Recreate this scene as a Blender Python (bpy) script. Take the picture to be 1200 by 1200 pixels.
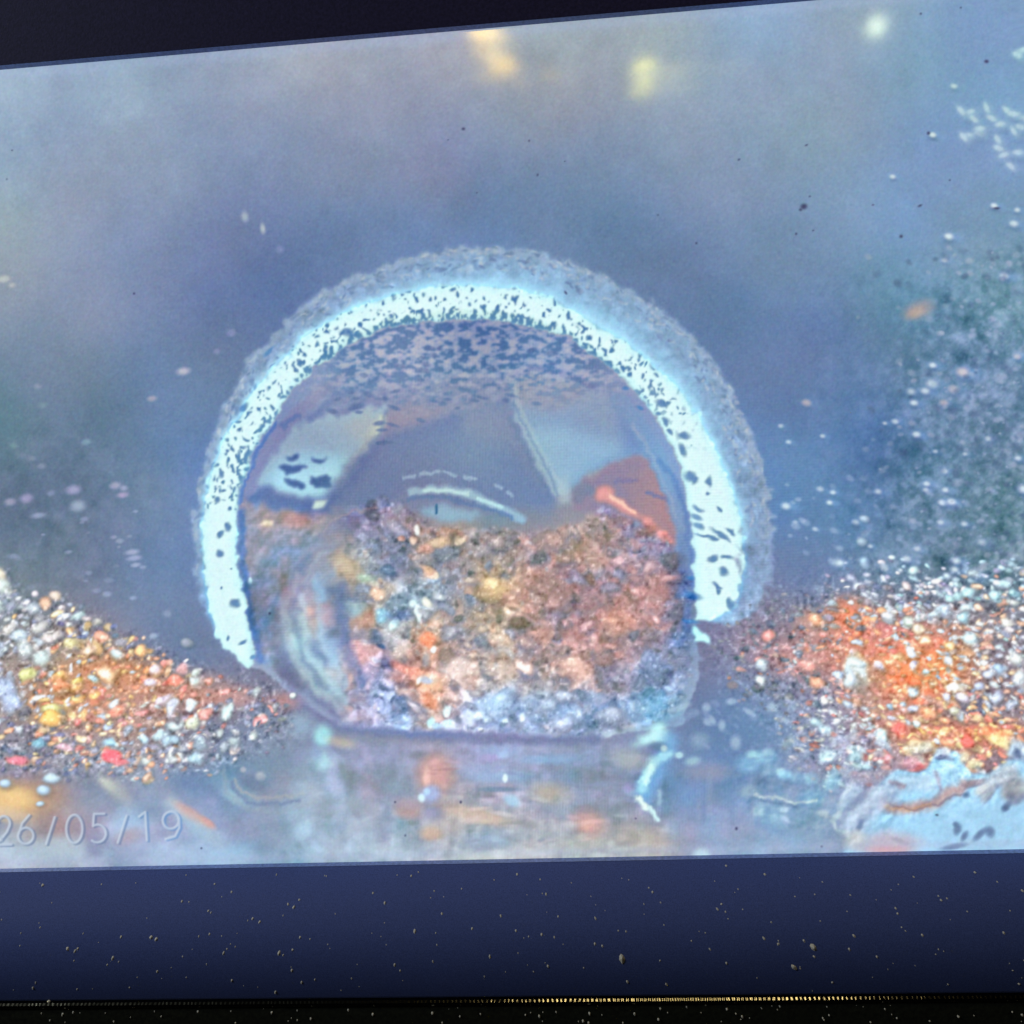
import bpy, bmesh, math, random
import numpy as np
from mathutils import Vector, Matrix
for o in list(bpy.data.objects): bpy.data.objects.remove(o)
scene = bpy.context.scene
COL = scene.collection
R = math.radians

# ---------------------------------------------------------------- camera
# The display stands upright in the plane y = 0 and faces -y.  The camera looks at it a little from
# the right, rolled by about two and a half degrees.
F = 1153.0                                            # focal length in pixels of a 1200 px picture
xc = Vector((14739.0, 689.0, 1153.0)).normalized()    # display's x axis seen from the camera
zc = Vector((-689.0, 14739.0, 0.0)).normalized()      # display's z axis seen from the camera
yc = zc.cross(xc)
M = Matrix((xc, yc, zc))                              # camera frame -> world frame
DIST = 0.333
cam_data = bpy.data.cameras.new("camera"); cam = bpy.data.objects.new("camera", cam_data); COL.objects.link(cam)
cam_data.sensor_width = 36.0; cam_data.lens = 36.0*F/1200.0; cam_data.clip_start = 0.01; cam_data.clip_end = 100
fwd = M @ Vector((0, 0, -1))
cam_pos = Vector((0, 0, 0.0)) - fwd*DIST
cam.matrix_world = Matrix.Translation(cam_pos) @ M.to_4x4()
scene.camera = cam
PX = 0.27/936.0                                       # metres per picture pixel at the middle

def at(px, py, Y=0.0):
    """the point of the plane y = Y that photo pixel (px, py) shows"""
    d = M @ Vector(((px-600)/F, -(py-600)/F, -1))
    return cam_pos + d*((Y-cam_pos.y)/d.y)

def mirror(px, py, t):
    """where a lamp hangs whose reflection in the display glass is seen at (px, py)"""
    P = at(px, py); d = (P-cam_pos).normalized(); d.y = -d.y
    return P + d*t

# ---------------------------------------------------------------- world and exposure: a dim room
world = bpy.data.worlds.new("World"); scene.world = world; world.use_nodes = True
bg = world.node_tree.nodes["Background"]; bg.inputs[0].default_value = (0.30, 0.34, 0.62, 1); bg.inputs[1].default_value = 0.008
vs = scene.view_settings; vs.view_transform = 'Standard'; vs.look = 'None'; vs.exposure = 0; vs.gamma = 1; vs.use_curve_mapping = False
scene.render.engine = 'CYCLES'; scene.render.resolution_x = 1024; scene.render.resolution_y = 1024

# ---------------------------------------------------------------- helpers
def mat(name, base=(.5, .5, .5), rough=.5, metal=0, emit=None, es=1, spec=.5, coat=0):
    m = bpy.data.materials.new(name); m.use_nodes = True
    b = m.node_tree.nodes["Principled BSDF"]
    b.inputs["Base Color"].default_value = (*base, 1); b.inputs["Roughness"].default_value = rough; b.inputs["Metallic"].default_value = metal
    b.inputs["Specular IOR Level"].default_value = spec; b.inputs["Coat Weight"].default_value = coat
    if emit: b.inputs["Emission Color"].default_value = (*emit, 1); b.inputs["Emission Strength"].default_value = es
    return m

def grain(m, scale, amount, bump=0.0, scale2=None):
    """fine uneven colour and relief"""
    nt = m.node_tree; b = nt.nodes["Principled BSDF"]; base = list(b.inputs["Base Color"].default_value)
    tc = nt.nodes.new("ShaderNodeTexCoord"); n = nt.nodes.new("ShaderNodeTexNoise"); n.inputs["Scale"].default_value = scale; n.inputs["Detail"].default_value = 6
    nt.links.new(tc.outputs["Object"], n.inputs["Vector"])
    r = nt.nodes.new("ShaderNodeValToRGB"); r.color_ramp.elements[0].position = .3; r.color_ramp.elements[1].position = .7
    r.color_ramp.elements[0].color = [c*(1-amount) for c in base[:3]]+[1]; r.color_ramp.elements[1].color = [min(1, c*(1+amount)) for c in base[:3]]+[1]
    nt.links.new(n.outputs["Fac"], r.inputs["Fac"]); nt.links.new(r.outputs["Color"], b.inputs["Base Color"])
    if bump:
        n2 = nt.nodes.new("ShaderNodeTexNoise"); n2.inputs["Scale"].default_value = scale2 or scale; n2.inputs["Detail"].default_value = 3
        nt.links.new(tc.outputs["Object"], n2.inputs["Vector"])
        bp = nt.nodes.new("ShaderNodeBump"); bp.inputs["Strength"].default_value = bump; bp.inputs["Distance"].default_value = 0.0004
        nt.links.new(n2.outputs["Fac"], bp.inputs["Height"]); nt.links.new(bp.outputs["Normal"], b.inputs["Normal"])
    return m

def link(name, me, parent=None, material=None):
    o = bpy.data.objects.new(name, me); COL.objects.link(o)
    if parent is not None: o.parent = parent
    if material is not None: me.materials.append(material)
    return o

def tag(o, label=None, cat=None, group=None, kind=None):
    for k, v in (("label", label), ("category", cat), ("group", group), ("kind", kind)):
        if v: o[k] = v
    return o

def empty(name, loc=(0, 0, 0)):
    o = bpy.data.objects.new(name, None); COL.objects.link(o); o.location = loc; o.empty_display_size = 0.02
    return o

def prism_x(name, prof, x0, x1, parent, material, miter=None, smooth=False):
    """a rail: profile of (y, z) points carried along x; miter gives each end's x shift per point"""
    n = len(prof); vs_ = []
    for e, x in ((0, x0), (1, x1)):
        for i, (y, z) in enumerate(prof):
            vs_.append((x+(miter[i]*(1 if e == 0 else -1) if miter else 0), y, z))
    fs = [(i, (i+1) % n, n+(i+1) % n, n+i) for i in range(n)]+[tuple(range(n-1, -1, -1)), tuple(range(n, 2*n))]
    me = bpy.data.meshes.new(name); me.from_pydata(vs_, [], fs); me.update()
    bm = bmesh.new(); bm.from_mesh(me); bmesh.ops.recalc_face_normals(bm, faces=bm.faces); bm.to_mesh(me); bm.free()
    if smooth:
        for p in me.polygons: p.use_smooth = len(p.vertices) == 4
    return link(name, me, parent, material)

# ---------------------------------------------------------------- the picture shown on the display
# A pipe inspection picture, composed on a numpy canvas (display colours, 0..1) and later given to
# the flat display mesh as its displayed colour.
import numpy as np
CX0, CY0, CW, CH = -170, -110, 1590, 1150        # canvas origin and size
RG = np.random.RandomState(7)
YY, XX = np.mgrid[0:CH, 0:CW].astype(np.float32)
XX += CX0; YY += CY0

def c3(r, g, b): return np.array([r, g, b], np.float32)/255.0

def vnoise(scale, seed, sy=None):
    """smooth value noise about 0, amplitude about 1"""
    sy = sy or scale
    r = np.random.RandomState(seed)
    gw, gh = int(CW/scale)+4, int(CH/sy)+4
    g = r.randn(gh, gw).astype(np.float32)
    fx = (XX[0]-CX0)/scale; fy = (YY[:, 0]-CY0)/sy
    ix = fx.astype(int); iy = fy.astype(int); tx = fx-ix; ty = fy-iy
    tx = tx*tx*(3-2*tx); ty = (ty*ty*(3-2*ty))[:, None]
    a = g[iy][:, ix]*(1-tx)+g[iy][:, ix+1]*tx
    b = g[iy+1][:, ix]*(1-tx)+g[iy+1][:, ix+1]*tx
    return (a*(1-ty)+b*ty)/0.75

def fbm(scale, seed, octs=4, sy=None, gain=0.55):
    out = 0; amp = 1; tot = 0
    for o in range(octs):
        k = 2**o
        if scale/k < 1.2: break
        out = out+amp*vnoise(scale/k, seed+o*17, (sy/k if sy else None)); tot += amp*amp; amp *= gain
    return out/math.sqrt(tot)

def blur(a, s):
    if s <= 0.3: return a
    n = int(max(1, math.ceil(2.5*s))); k = np.exp(-0.5*(np.arange(-n, n+1)/s)**2); k /= k.sum()
    for ax in (0, 1):
        p = [(0, 0)]*a.ndim; p[ax] = (n, n)
        q = np.pad(a, p, mode='edge'); L = a.shape[ax]; o = 0
        for i, w in enumerate(k):
            sl = [slice(None)]*a.ndim; sl[ax] = slice(i, i+L); o = o+w*q[tuple(sl)]
        a = o
    return a.astype(np.float32)

def sstep(a, b, x):
    t = np.clip((x-a)/(b-a), 0, 1); return t*t*(3-2*t)

def win(x0, y0, x1, y1):
    a = max(0, int(x0-CX0)); b = min(CW, int(x1-CX0)+1); c = max(0, int(y0-CY0)); d = min(CH, int(y1-CY0)+1)
    return slice(c, max(c, d)), slice(a, max(a, b))

def inside(pts, X, Y):
    m = np.zeros(X.shape, bool); n = len(pts)
    for i in range(n):
        x0, y0 = pts[i]; x1, y1 = pts[(i+1) % n]
        if y0 == y1: continue
        c = ((Y < y0) != (Y < y1)) & (X < (x1-x0)*(Y-y0)/(y1-y0)+x0)
        m ^= c
    return m

WX = fbm(9, 901, 3)*1.0; WY = fbm(9, 955, 3)*1.0      # edge wobble fields

def poly(pts, col, soft=1.2, alpha=1.0, wob=1.5, lim=None):
    xs = [p[0] for p in pts]; ys = [p[1] for p in pts]; pad = 3*soft+3*wob+3
    s = win(min(xs)-pad, min(ys)-pad, max(xs)+pad, max(ys)+pad)
    m = inside(pts, XX[s]+WX[s]*wob, YY[s]+WY[s]*wob).astype(np.float32)
    m = blur(m, soft)*alpha
    if lim is not None: m = m*lim[s]
    IMG[s] += (np.asarray(col, np.float32)-IMG[s])*m[..., None]

def seglist(pts):
    return [(pts[i], pts[i+1]) for i in range(len(pts)-1)]

def linedist(pts, X, Y):
    d = np.full(X.shape, 1e9, np.float32)
    for (x0, y0), (x1, y1) in seglist(pts):
        dx, dy = x1-x0, y1-y0; L = dx*dx+dy*dy+1e-9
        t = np.clip(((X-x0)*dx+(Y-y0)*dy)/L, 0, 1)
        d = np.minimum(d, np.hypot(X-x0-t*dx, Y-y0-t*dy))
    return d

def stroke(pts, w, col, soft=1.5, alpha=1.0, wob=1.0):
    xs = [p[0] for p in pts]; ys = [p[1] for p in pts]; pad = w+3*soft+3*wob+3
    s = win(min(xs)-pad, min(ys)-pad, max(xs)+pad, max(ys)+pad)
    d = linedist(pts, XX[s]+WX[s]*wob, YY[s]+WY[s]*wob)
    m = (1-sstep(w/2-soft, w/2+soft, d))*alpha
    IMG[s] += (np.asarray(col, np.float32)-IMG[s])*m[..., None]

def dab(x, y, a, b, ang, col, alpha=1.0, soft=0.5):
    """soft ellipse; soft 0 = hard edge, 1 = all fade"""
    R = max(a, b)*(1+soft)+2
    s = win(x-R, y-R, x+R, y+R)
    X = XX[s]-x; Y = YY[s]-y
    if X.size == 0: return
    ca, sa = math.cos(math.radians(ang)), math.sin(math.radians(ang))
    u = (X*ca+Y*sa)/a; v = (-X*sa+Y*ca)/b
    d = np.sqrt(u*u+v*v)
    e = max(soft, 0.7/min(a, b))
    m = (1-sstep(1-e, 1+e, d))*alpha
    IMG[s] += (np.asarray(col, np.float32)-IMG[s])*m[..., None]

def pebble(x, y, a, b, ang, col, sh=0.6, hl=0.35, side=1):
    """a wet stone: dark foot, body, bright spot"""
    col = np.asarray(col, np.float32)
    s = win(x-a*2-3, y-a*2-3, x+a*2+3, y+a*2+3)
    if IMG[s].size == 0: return
    dab(x+0.45*b*side, y+0.5*b, a*1.15, b*1.2, ang, IMG[s].mean((0, 1))*0.55+c3(60, 62, 92)*0.35, sh, 0.6)
    dab(x, y, a, b, ang, col*0.88, 0.92, 0.42)
    dab(x-0.12*a*side, y-0.15*b, a*0.75, b*0.7, ang, np.clip(col*1.03+0.02, 0, 1), 0.85, 0.6)
    if hl > 0: dab(x-0.2*a*side, y-0.2*b, a*0.45, b*0.45, ang, np.clip(col+hl, 0, 1), 0.6, 0.8)

def field(anch, power=3.2):
    """colour field through scattered sample points, computed coarse and stretched"""
    st = 10
    xs = np.arange(CX0, CX0+CW+st, st); ys = np.arange(CY0, CY0+CH+st, st)
    gx, gy = np.meshgrid(xs, ys)
    num = np.zeros(gx.shape+(3,)); den = np.zeros(gx.shape)
    for (x, y, r, g, b) in anch:
        w = 1.0/((gx-x)**2+(gy-y)**2+14.0**2)**(power/2)
        num += w[..., None]*np.array([r, g, b]); den += w
    f = (num/den[..., None]/255.0).astype(np.float32)
    f = blur(f, 1.0)
    fx = (XX[0]-CX0)/st; fy = (YY[:, 0]-CY0)/st; ix = fx.astype(int); iy = fy.astype(int)
    tx = (fx-ix)[None, :, None]; ty = (fy-iy)[:, None, None]
    a = f[iy][:, ix]*(1-tx)+f[iy][:, ix+1]*tx; b = f[iy+1][:, ix]*(1-tx)+f[iy+1][:, ix+1]*tx
    return (a*(1-ty)+b*ty).astype(np.float32)

BG = [(-150,90,165,185,210),(-150,300,150,165,185),(-150,500,85,105,130),(-150,650,80,90,120),(1350,50,110,135,185),
(1350,300,100,130,155),(1350,500,85,110,135),(1350,650,80,100,125),
(0,90,167,190,215),(0,200,150,172,198),(0,260,156,172,188),(130,100,158,178,206),(200,200,142,157,192),(300,100,166,173,202),
(330,60,175,186,211),(260,285,112,124,172),(0,320,150,158,178),(100,350,130,136,165),(60,430,113,123,152),(0,490,84,108,128),
(100,520,84,99,130),(180,560,84,98,132),(200,430,103,117,158),(250,350,97,110,165),(310,340,93,113,172),(180,330,116,126,167),
(130,650,80,91,133),(200,650,86,103,155),(210,560,88,110,165),(200,740,80,86,130),(60,620,76,88,120),(0,600,76,86,118),
(80,250,150,160,190),(150,260,135,148,188),(400,270,98,118,175),(480,270,100,125,185),(560,272,105,130,187),(400,200,128,138,182),
(500,200,134,141,181),(450,120,151,161,196),(600,120,148,165,196),(420,60,167,180,210),(520,60,170,176,206),(650,60,160,180,203),
(600,30,165,182,208),(760,30,165,181,203),(740,110,150,165,195),(800,150,152,166,198),(700,190,130,146,182),(640,240,114,133,180),
(720,275,104,124,174),(800,320,98,115,166),(850,370,90,110,165),(850,200,140,154,190),(900,100,150,160,200),(960,150,137,156,186),
(900,30,150,175,220),(1000,20,140,165,196),(1050,80,122,156,191),(1150,50,115,130,185),(1180,150,124,152,198),(1100,160,114,140,186),
(1000,240,122,150,186),(920,300,107,127,166),(1050,250,110,145,186),(1150,260,105,134,166),(1180,350,105,136,158),(1050,340,93,130,162),
(950,400,86,106,156),(1000,500,76,106,156),(930,500,80,105,160),(920,580,78,105,160),(1000,600,80,110,155),(1120,420,86,108,145),
(1150,480,92,112,146),(1180,600,84,108,133),(1050,650,80,105,140),(1150,680,76,96,124),(950,670,84,96,142),(1100,560,84,112,142),
(0,700,110,120,135),(-120,780,130,110,115),(50,780,135,112,115),(110,800,160,115,105),(170,830,150,112,110),(230,830,120,105,125),
(100,900,118,122,150),(40,870,120,115,140),(250,905,94,108,148),(330,870,108,122,155),(300,940,120,138,165),(150,920,152,154,176),(150,960,178,188,212),
(60,945,168,150,140),(0,1010,182,207,228),(100,1005,186,206,228),(125,985,150,150,180),(200,965,172,180,208),(250,1000,166,186,216),(350,985,152,172,198),
(450,1000,172,187,208),(400,940,136,142,168),(350,930,138,150,172),(450,885,128,128,158),(480,930,142,150,178),(430,960,150,158,185),(520,900,165,145,160),
(520,940,182,158,155),(560,880,150,160,205),(590,910,150,170,205),(600,950,168,156,166),(560,975,190,180,180),(650,885,140,152,188),(650,920,142,142,172),(700,900,130,130,162),(700,930,138,135,162),
(720,965,165,155,165),(680,1000,188,184,186),(620,990,180,178,185),(550,1000,172,184,198),(760,990,190,180,178),(770,920,110,130,178),(800,930,108,128,172),(850,900,96,116,165),
(830,975,150,170,202),(900,985,154,174,200),(950,950,140,160,190),(900,850,80,105,150),(850,830,80,105,155),(880,780,100,98,132),
(880,740,115,98,126),(950,760,140,104,122),(1050,780,190,110,95),(1150,760,112,102,124),(1150,840,112,100,125),(1100,870,160,105,95),
(980,870,125,128,165),(1000,920,140,145,178),(1350,780,130,110,125),(1350,900,150,140,150),(1350,1000,170,195,225),
(300,800,98,88,122),(330,850,105,108,142),(310,770,95,90,125),(340,820,110,100,128),(220,780,82,85,125),(280,860,95,105,145),(830,790,92,92,132),(840,760,98,92,130)]

IN = [(300,610,148,142,162),(322,598,168,154,164),(355,610,160,146,162),(310,660,142,138,160),(340,650,122,116,150),(300,640,135,125,150),(385,640,148,153,175),
(400,650,168,165,162),(410,665,198,180,160),(430,675,175,190,185),(440,695,226,196,178),(396,700,98,108,140),(376,690,150,180,212),
(345,700,158,153,180),(350,730,165,190,205),(365,718,206,184,190),(350,760,175,215,236),(382,765,165,195,226),(335,735,135,145,162),
(402,740,112,122,160),(415,715,160,190,207),(432,722,192,152,132),(452,725,150,192,216),(472,700,150,170,190),(460,658,106,117,154),
(475,640,148,150,166),(440,640,138,148,170),(500,640,186,166,156),(530,635,190,160,140),(480,620,160,140,146),(500,600,130,135,165),
(450,600,150,140,160),(420,600,112,108,150),(420,765,216,180,190),(435,785,206,186,216),(460,770,158,148,175),
(480,745,192,186,186),(500,750,228,150,108),(500,700,170,190,206),(470,790,226,152,132),(490,800,240,186,162),(505,825,232,168,132),
(478,822,126,146,188),(450,800,130,160,206),(470,842,165,186,226),(430,838,190,186,220),(380,800,160,182,196),(398,822,150,160,186),
(362,785,150,176,196),(340,790,110,112,145),(540,842,196,198,230),(520,848,188,204,236),(315,700,130,122,150),(315,740,110,108,145),
(580,600,112,138,170),(628,600,126,132,158),(676,600,146,143,158),(722,600,180,155,150),(535,640,143,146,160),(580,640,150,144,150),
(628,640,170,150,154),(676,640,175,150,140),(722,640,168,148,158),(770,640,152,140,162),(535,686,145,146,160),(580,686,214,182,143),
(628,686,175,143,136),(676,686,156,132,142),(722,686,175,143,148),(770,686,184,147,148),(535,733,170,162,165),(580,733,188,172,158),
(628,733,180,148,143),(676,733,175,143,150),(722,733,197,152,140),(770,733,168,143,153),(535,781,220,200,200),(580,781,202,185,180),
(628,781,175,158,160),(676,781,210,175,168),(722,781,160,143,156),(770,781,132,148,182),(580,828,178,205,240),(628,828,172,192,222),
(676,828,153,176,212),(722,828,153,168,200),(765,828,133,178,215),(805,686,110,130,172),(803,740,115,140,182),
(600,862,148,153,192),(670,862,146,158,192),(722,862,170,185,205)]

# ring outlines as closed loops (outer rim / glare band)
RIM = [(250,735),(238,713),(229,683),(226,633),(229,600),(234,560),(246,513),(266,467),(292,423),(332,380),(364,350),(400,330),(450,310),(500,296),(560,289),
(620,293),(660,303),(700,320),(767,357),(800,383),(834,418),(858,457),(874,493),(888,530),(900,573),(906,620),(904,670),(890,715),(860,735),
(830,728),(822,620),(808,560),(780,500),(733,440),(667,388),(617,372),(560,362),(500,366),(450,376),(400,400),(350,440),(310,495),(285,553),(277,600),(276,650),(283,700),(293,760),(270,762)]
GLO = [(247,717),(238,667),(237,617),(242,583),(250,547),(267,507),(287,482),(290,467),(333,417),(338,419),(353,397),(400,369),(450,349),(500,337),(540,334),
(600,337),(650,352),(683,371),(733,400),(767,430),(800,460),(820,492),(837,525),(853,563),(866,597),(871,633),(873,662),(867,693),(858,715),(832,727),(815,729),
(815,700),(813,650),(811,620),(805,590),(800,553),(783,513),(757,470),(733,447),(700,420),(667,396),(617,381),(567,373),(500,376),(450,384),(400,408),(367,433),
(340,460),(320,493),(300,520),(287,553),(279,590),(276,625),(276,650),(283,693),(290,720),(295,753),(298,777),(292,783),(277,773),(262,758),(254,745)]
INNER = [(293,780),(285,700),(276,650),(278,600),(287,553),(300,520),(320,493),(340,460),(367,433),(400,408),(450,384),(500,376),(567,373),(617,381),(667,396),(700,420),
(733,447),(757,470),(783,513),(800,553),(806,590),(812,620),(816,700),(820,790),(800,850),(700,866),(560,868),(460,862),(395,850),(350,822),(318,792)]
BALL = [(322,790),(318,740),(328,700),(345,672),(372,632),(400,606),(430,592),(455,586),(474,590),(492,610),(530,617),(570,620),(612,624),(650,618),(690,604),(715,600),(735,606),(770,618),(792,640),(806,680),(813,740),(806,800),
(785,842),(740,856),(640,860),(560,858),(480,856),(430,850),(395,838),(360,812)]
LGRAV = [(-175,640),(0,668),(30,700),(70,695),(95,712),(130,735),(185,752),(215,772),(245,790),(290,790),(330,800),(345,830),(345,862),(300,880),(240,905),(150,912),(0,905),(-175,920)]
RGRAV = [(830,735),(880,722),(925,700),(985,676),(1040,668),(1090,680),(1140,665),(1200,655),(1425,640),(1425,900),(1200,880),(1150,930),(1080,895),(1000,925),(940,905),(900,830),(850,790)]
MUD = [(988,990),(1005,955),(1020,935),(1045,905),(1080,900),(1095,885),(1125,882),(1140,905),(1165,905),(1200,880),(1425,860),(1425,1040),(985,1040)]

def build_picture():
    global IMG, REG
    IMG = blur(field(BG), 14)
    Z = lambda p, wob=1.5, soft=0.0: (blur(inside(p, XX+WX*wob, YY+WY*wob).astype(np.float32), soft))
    m_in = Z(INNER, 1.0, 1.0)
    IMG += (field(IN, 3.6)-IMG)*m_in[..., None]
    # mottling of the wall
    n1 = fbm(120, 11, 4); n2 = fbm(60, 23, 4); n3 = fbm(22, 31, 3); n4 = fbm(70, 41, 3)
    wall = 1-np.clip(sstep(700, 860, YY), 0, 1)
    IMG *= (1+0.006*n1+0.009*n2+0.009*n3)[..., None]
    IMG[..., 0] += 0.003*n4; IMG[..., 2] += 0.003*vnoise(90, 77)
    rq = np.hypot(XX-567, YY-620); IMG *= (1-0.07*np.exp(-((rq-372)/48.0)**2)*(YY < 760))[..., None]
    # rougher wall at the right
    rr = np.clip(sstep(1010, 1170, XX+0.25*(YY-400))+0.25*sstep(900, 1000, XX), 0, 1)*sstep(230, 380, YY)*(1-sstep(650, 700, YY))
    IMG += (rr*0.050*fbm(22, 131, 4)+rr*0.045*np.clip(fbm(7, 133, 3), -1.5, 2))[..., None]; IMG[..., 1] += rr*0.012; IMG[..., 2] -= rr*0.02
    lr = (1-sstep(60, 260, XX))*sstep(430, 560, YY)*(1-sstep(680, 720, YY))
    IMG += (lr*0.02*fbm(14, 137, 3))[..., None]

    # ---- inner pipe: speckled crown
    crown = [(300,600),(287,560),(300,520),(320,493),(340,460),(367,433),(400,408),(450,384),(500,376),(567,373),(617,381),(667,396),(700,420),(733,447),(757,470),(783,513),(800,553),
             (812,620),(816,690),(790,640),(760,530),(700,470),(640,440),(590,450),(520,480),(440,480),(380,520),(310,580)]
    poly(crown, c3(136,152,186), 2, 1, 1, m_in)
    g = sstep(400, 470, YY)
    poly([(380,470),(430,455),(470,450),(560,440),(620,450),(640,520),(655,590),(560,600),(480,600),(420,600),(385,580),(400,530),(440,480)], c3(122,130,168), 5, 0.95, 2, m_in)
    poly([(400,500),(470,500),(520,500),(560,500),(500,560),(440,600),(390,590)], c3(105,112,158), 9, 0.8, 3, m_in)
    poly([(430,490),(480,470),(540,480),(510,505),(470,520),(440,540)], c3(150,142,166), 6, 0.7, 3, m_in)
    # left pale slab
    poly([(300,566),(320,530),(345,500),(375,490),(420,480),(452,476),(448,500),(425,535),(405,560),(385,578),(370,590),(340,582),(318,575)], c3(156,178,202), 2.5, 1, 2, m_in)
    poly([(305,570),(325,540),(360,528),(410,535),(400,560),(372,587),(345,580)], c3(160,202,228), 7, 0.85, 2, m_in)
    stroke([(448,490),(430,520),(412,548),(398,566)], 10, c3(196,205,200), 5, 0.6)
    poly([(395,500),(440,480),(448,500),(425,520)], c3(172,178,190), 6, 0.6, 2, m_in)
    for p in ([(328,545),(345,545),(362,546),(350,553),(338,557)], [(336,535),(347,533),(348,538),(340,539)], [(365,537),(383,536),(377,541),(368,541)],
              [(333,560),(343,563),(355,568),(356,573),(345,571),(336,567)], [(365,560),(388,558),(386,566),(388,572),(370,571),(364,568)]):
        poly(p, c3(92,112,158), 1.6, 0.8, 1.5)
    poly([(288,575),(300,574),(318,572),(330,580),(350,583),(372,588),(385,578),(400,575),(385,600),(340,600),(300,590),(286,590)], c3(92,104,152), 3, 0.9, 2, m_in)
    poly([(366,596),(372,586),(385,585),(384,590),(374,598)], c3(182,205,212), 1.6, 0.9, 1)
    # left inner lip
    stroke([(290,575),(300,548),(318,520),(345,488),(375,460),(410,436)], 15, c3(134,140,176), 4, 0.8)
    stroke([(281,590),(288,562),(302,526),(322,498)], 5, c3(92,116,170), 2, 0.8)
    stroke([(330,500),(350,487)], 6, c3(98,116,165), 3, 0.7)
    # dark diagonal and bands below the crown
    stroke([(360,600),(385,585),(410,558),(440,525),(480,512),(530,495)], 22, c3(98,106,156), 9, 0.7)
    stroke([(365,490),(395,462),(425,450),(470,436)], 9, c3(104,116,162), 4, 0.6)
    stroke([(395,485),(430,470),(450,465)], 8, c3(112,118,160), 4, 0.6)
    poly([(455,508),(500,500),(560,510),(600,530),(640,575),(650,600),(560,585),(500,560),(450,580),(430,590)], c3(106,120,165), 8, 0.85, 3, m_in)
    # right trapezoid
    poly([(596,447),(625,432),(662,440),(700,462),(735,478),(755,512),(765,532),(720,542),(690,552),(668,575),(650,582),(640,560),(620,520),(602,490)], c3(140,160,190), 2.5, 1, 1.5, m_in)
    poly([(600,447),(625,433),(662,441),(690,462),(660,480),(620,480),(600,470)], c3(148,146,164), 7, 0.85, 1.5, m_in)
    poly([(618,500),(650,500),(740,525),(700,545),(665,575),(650,580)], c3(150,180,208), 9, 0.8, 1.5, m_in)
    poly([(720,480),(740,480),(765,532),(735,530)], c3(118,138,182), 6, 0.8, 1.5, m_in)
    stroke([(605,485),(622,520),(640,555),(650,578)], 6, c3(170,188,206), 4, 0.5)
    stroke([(598,490),(615,525),(633,560),(645,584)], 5, c3(100,116,156), 3, 0.4)
    poly([(650,560),(668,555),(668,590),(655,590)], c3(178,190,205), 3, 0.7)
    stroke([(600,440),(630,431),(665,440),(695,452)], 6, c3(98,104,150), 3, 0.6)
    dab(628,473,6,2.5,5,c3(100,112,150),0.7,0.5)
    # orange brown patch
    poly([(672,574),(690,558),(715,543),(745,534),(762,530),(772,555),(788,585),(798,620),(790,650),(755,640),(715,612),(690,600),(670,596)], c3(152,134,156), 2.5, 1, 2.5, m_in)
    poly([(730,560),(765,545),(785,590),(795,625),(770,630),(740,600)], c3(166,136,146), 6, 0.8, 2, m_in)
    for q in ([(698,573),(712,570),(722,583),(740,590),(752,606),(738,604),(718,594),(700,584)], [(748,604),(762,606),(775,622),(790,636),(770,632),(756,620)]):
        poly(q, c3(226,158,140), 2.5, 0.95, 2)
    stroke([(716,582),(735,594),(744,600)], 5, c3(240,190,165), 2, 0.8)
    stroke([(760,577),(785,588)], 4, c3(112,108,150), 2, 0.7); stroke([(722,562),(745,562)], 5, c3(128,112,150), 3, 0.6)
    poly([(668,570),(690,562),(700,572),(690,582),(672,590)], c3(126,128,152), 3, 0.8, 2)
    stroke([(596,452),(606,480),(624,516),(641,548),(654,580)], 3.5, c3(100,116,156), 2.2, 0.35); stroke([(601,452),(611,480),(629,516),(646,548),(659,578)], 4, c3(180,194,208), 3, 0.45)
    stroke([(452,482),(447,502),(428,532),(408,560),(392,576)], 3.5, c3(104,118,156), 2.5, 0.4)
    poly([(612,505),(660,500),(735,522),(700,543),(668,568),(655,578),(640,550)], c3(164,194,222), 8, 0.55, 1.5, m_in)
    poly([(318,556),(345,548),(392,540),(398,556),(375,584),(350,578),(325,572)], c3(176,216,238), 5, 0.6, 2, m_in)
    for p in ([(328,545),(345,545),(362,546),(350,553),(338,557)], [(336,535),(347,533),(348,538),(340,539)], [(365,537),(383,536),(377,541),(368,541)], [(333,560),(343,563),(355,568),(356,573),(345,571),(336,567)], [(365,560),(388,558),(386,566),(388,572),(370,571),(364,568)]): poly(p, c3(78,98,146), 1.4, 0.85, 1.2)
    poly([(366,596),(372,586),(385,585),(384,590),(374,598)], c3(196,214,220), 1.6, 0.9, 1)
    # right inner lip
    stroke([(725,470),(745,492),(765,528),(785,570),(800,615),(806,650)], 20, c3(128,152,188), 4, 0.85)
    stroke([(742,497),(762,530),(780,570),(792,605)], 4, c3(158,170,196), 2, 0.5)
    stroke([(772,540),(790,560),(803,600),(808,650),(812,690)], 6, c3(100,120,168), 3, 0.7)
    # crown speckles (dark flecks on the lit crown)
    sp = fbm(11, 301, 3, 5.5); sp2 = fbm(5.5, 321, 2, 3.4)
    bandm = m_in*(1-sstep(430, 505, YY+0.10*np.abs(XX-520)))*sstep(360, 385, YY)
    rad = np.hypot((XX-567)/1.0, (YY-620)*1.04)
    f = sstep(0.0, 0.55, sp*0.8+sp2*0.6-0.25+0.6*np.clip((rad-205)/60, -0.6, 0.35))*bandm*sstep(360, 420, XX)*(1-sstep(690, 760, XX))
    lt = sstep(0.1, 1.2, -(sp*0.8+sp2*0.5))*bandm
    lt = blur(lt, 0.8); f = blur(f, 0.8)
    IMG += (c3(168,176,198)-IMG)*(lt*0.75)[..., None]
    IMG += (c3(80,102,148)-IMG)*(f*0.85)[..., None]
    RGs = np.random.RandomState(19)
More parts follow.
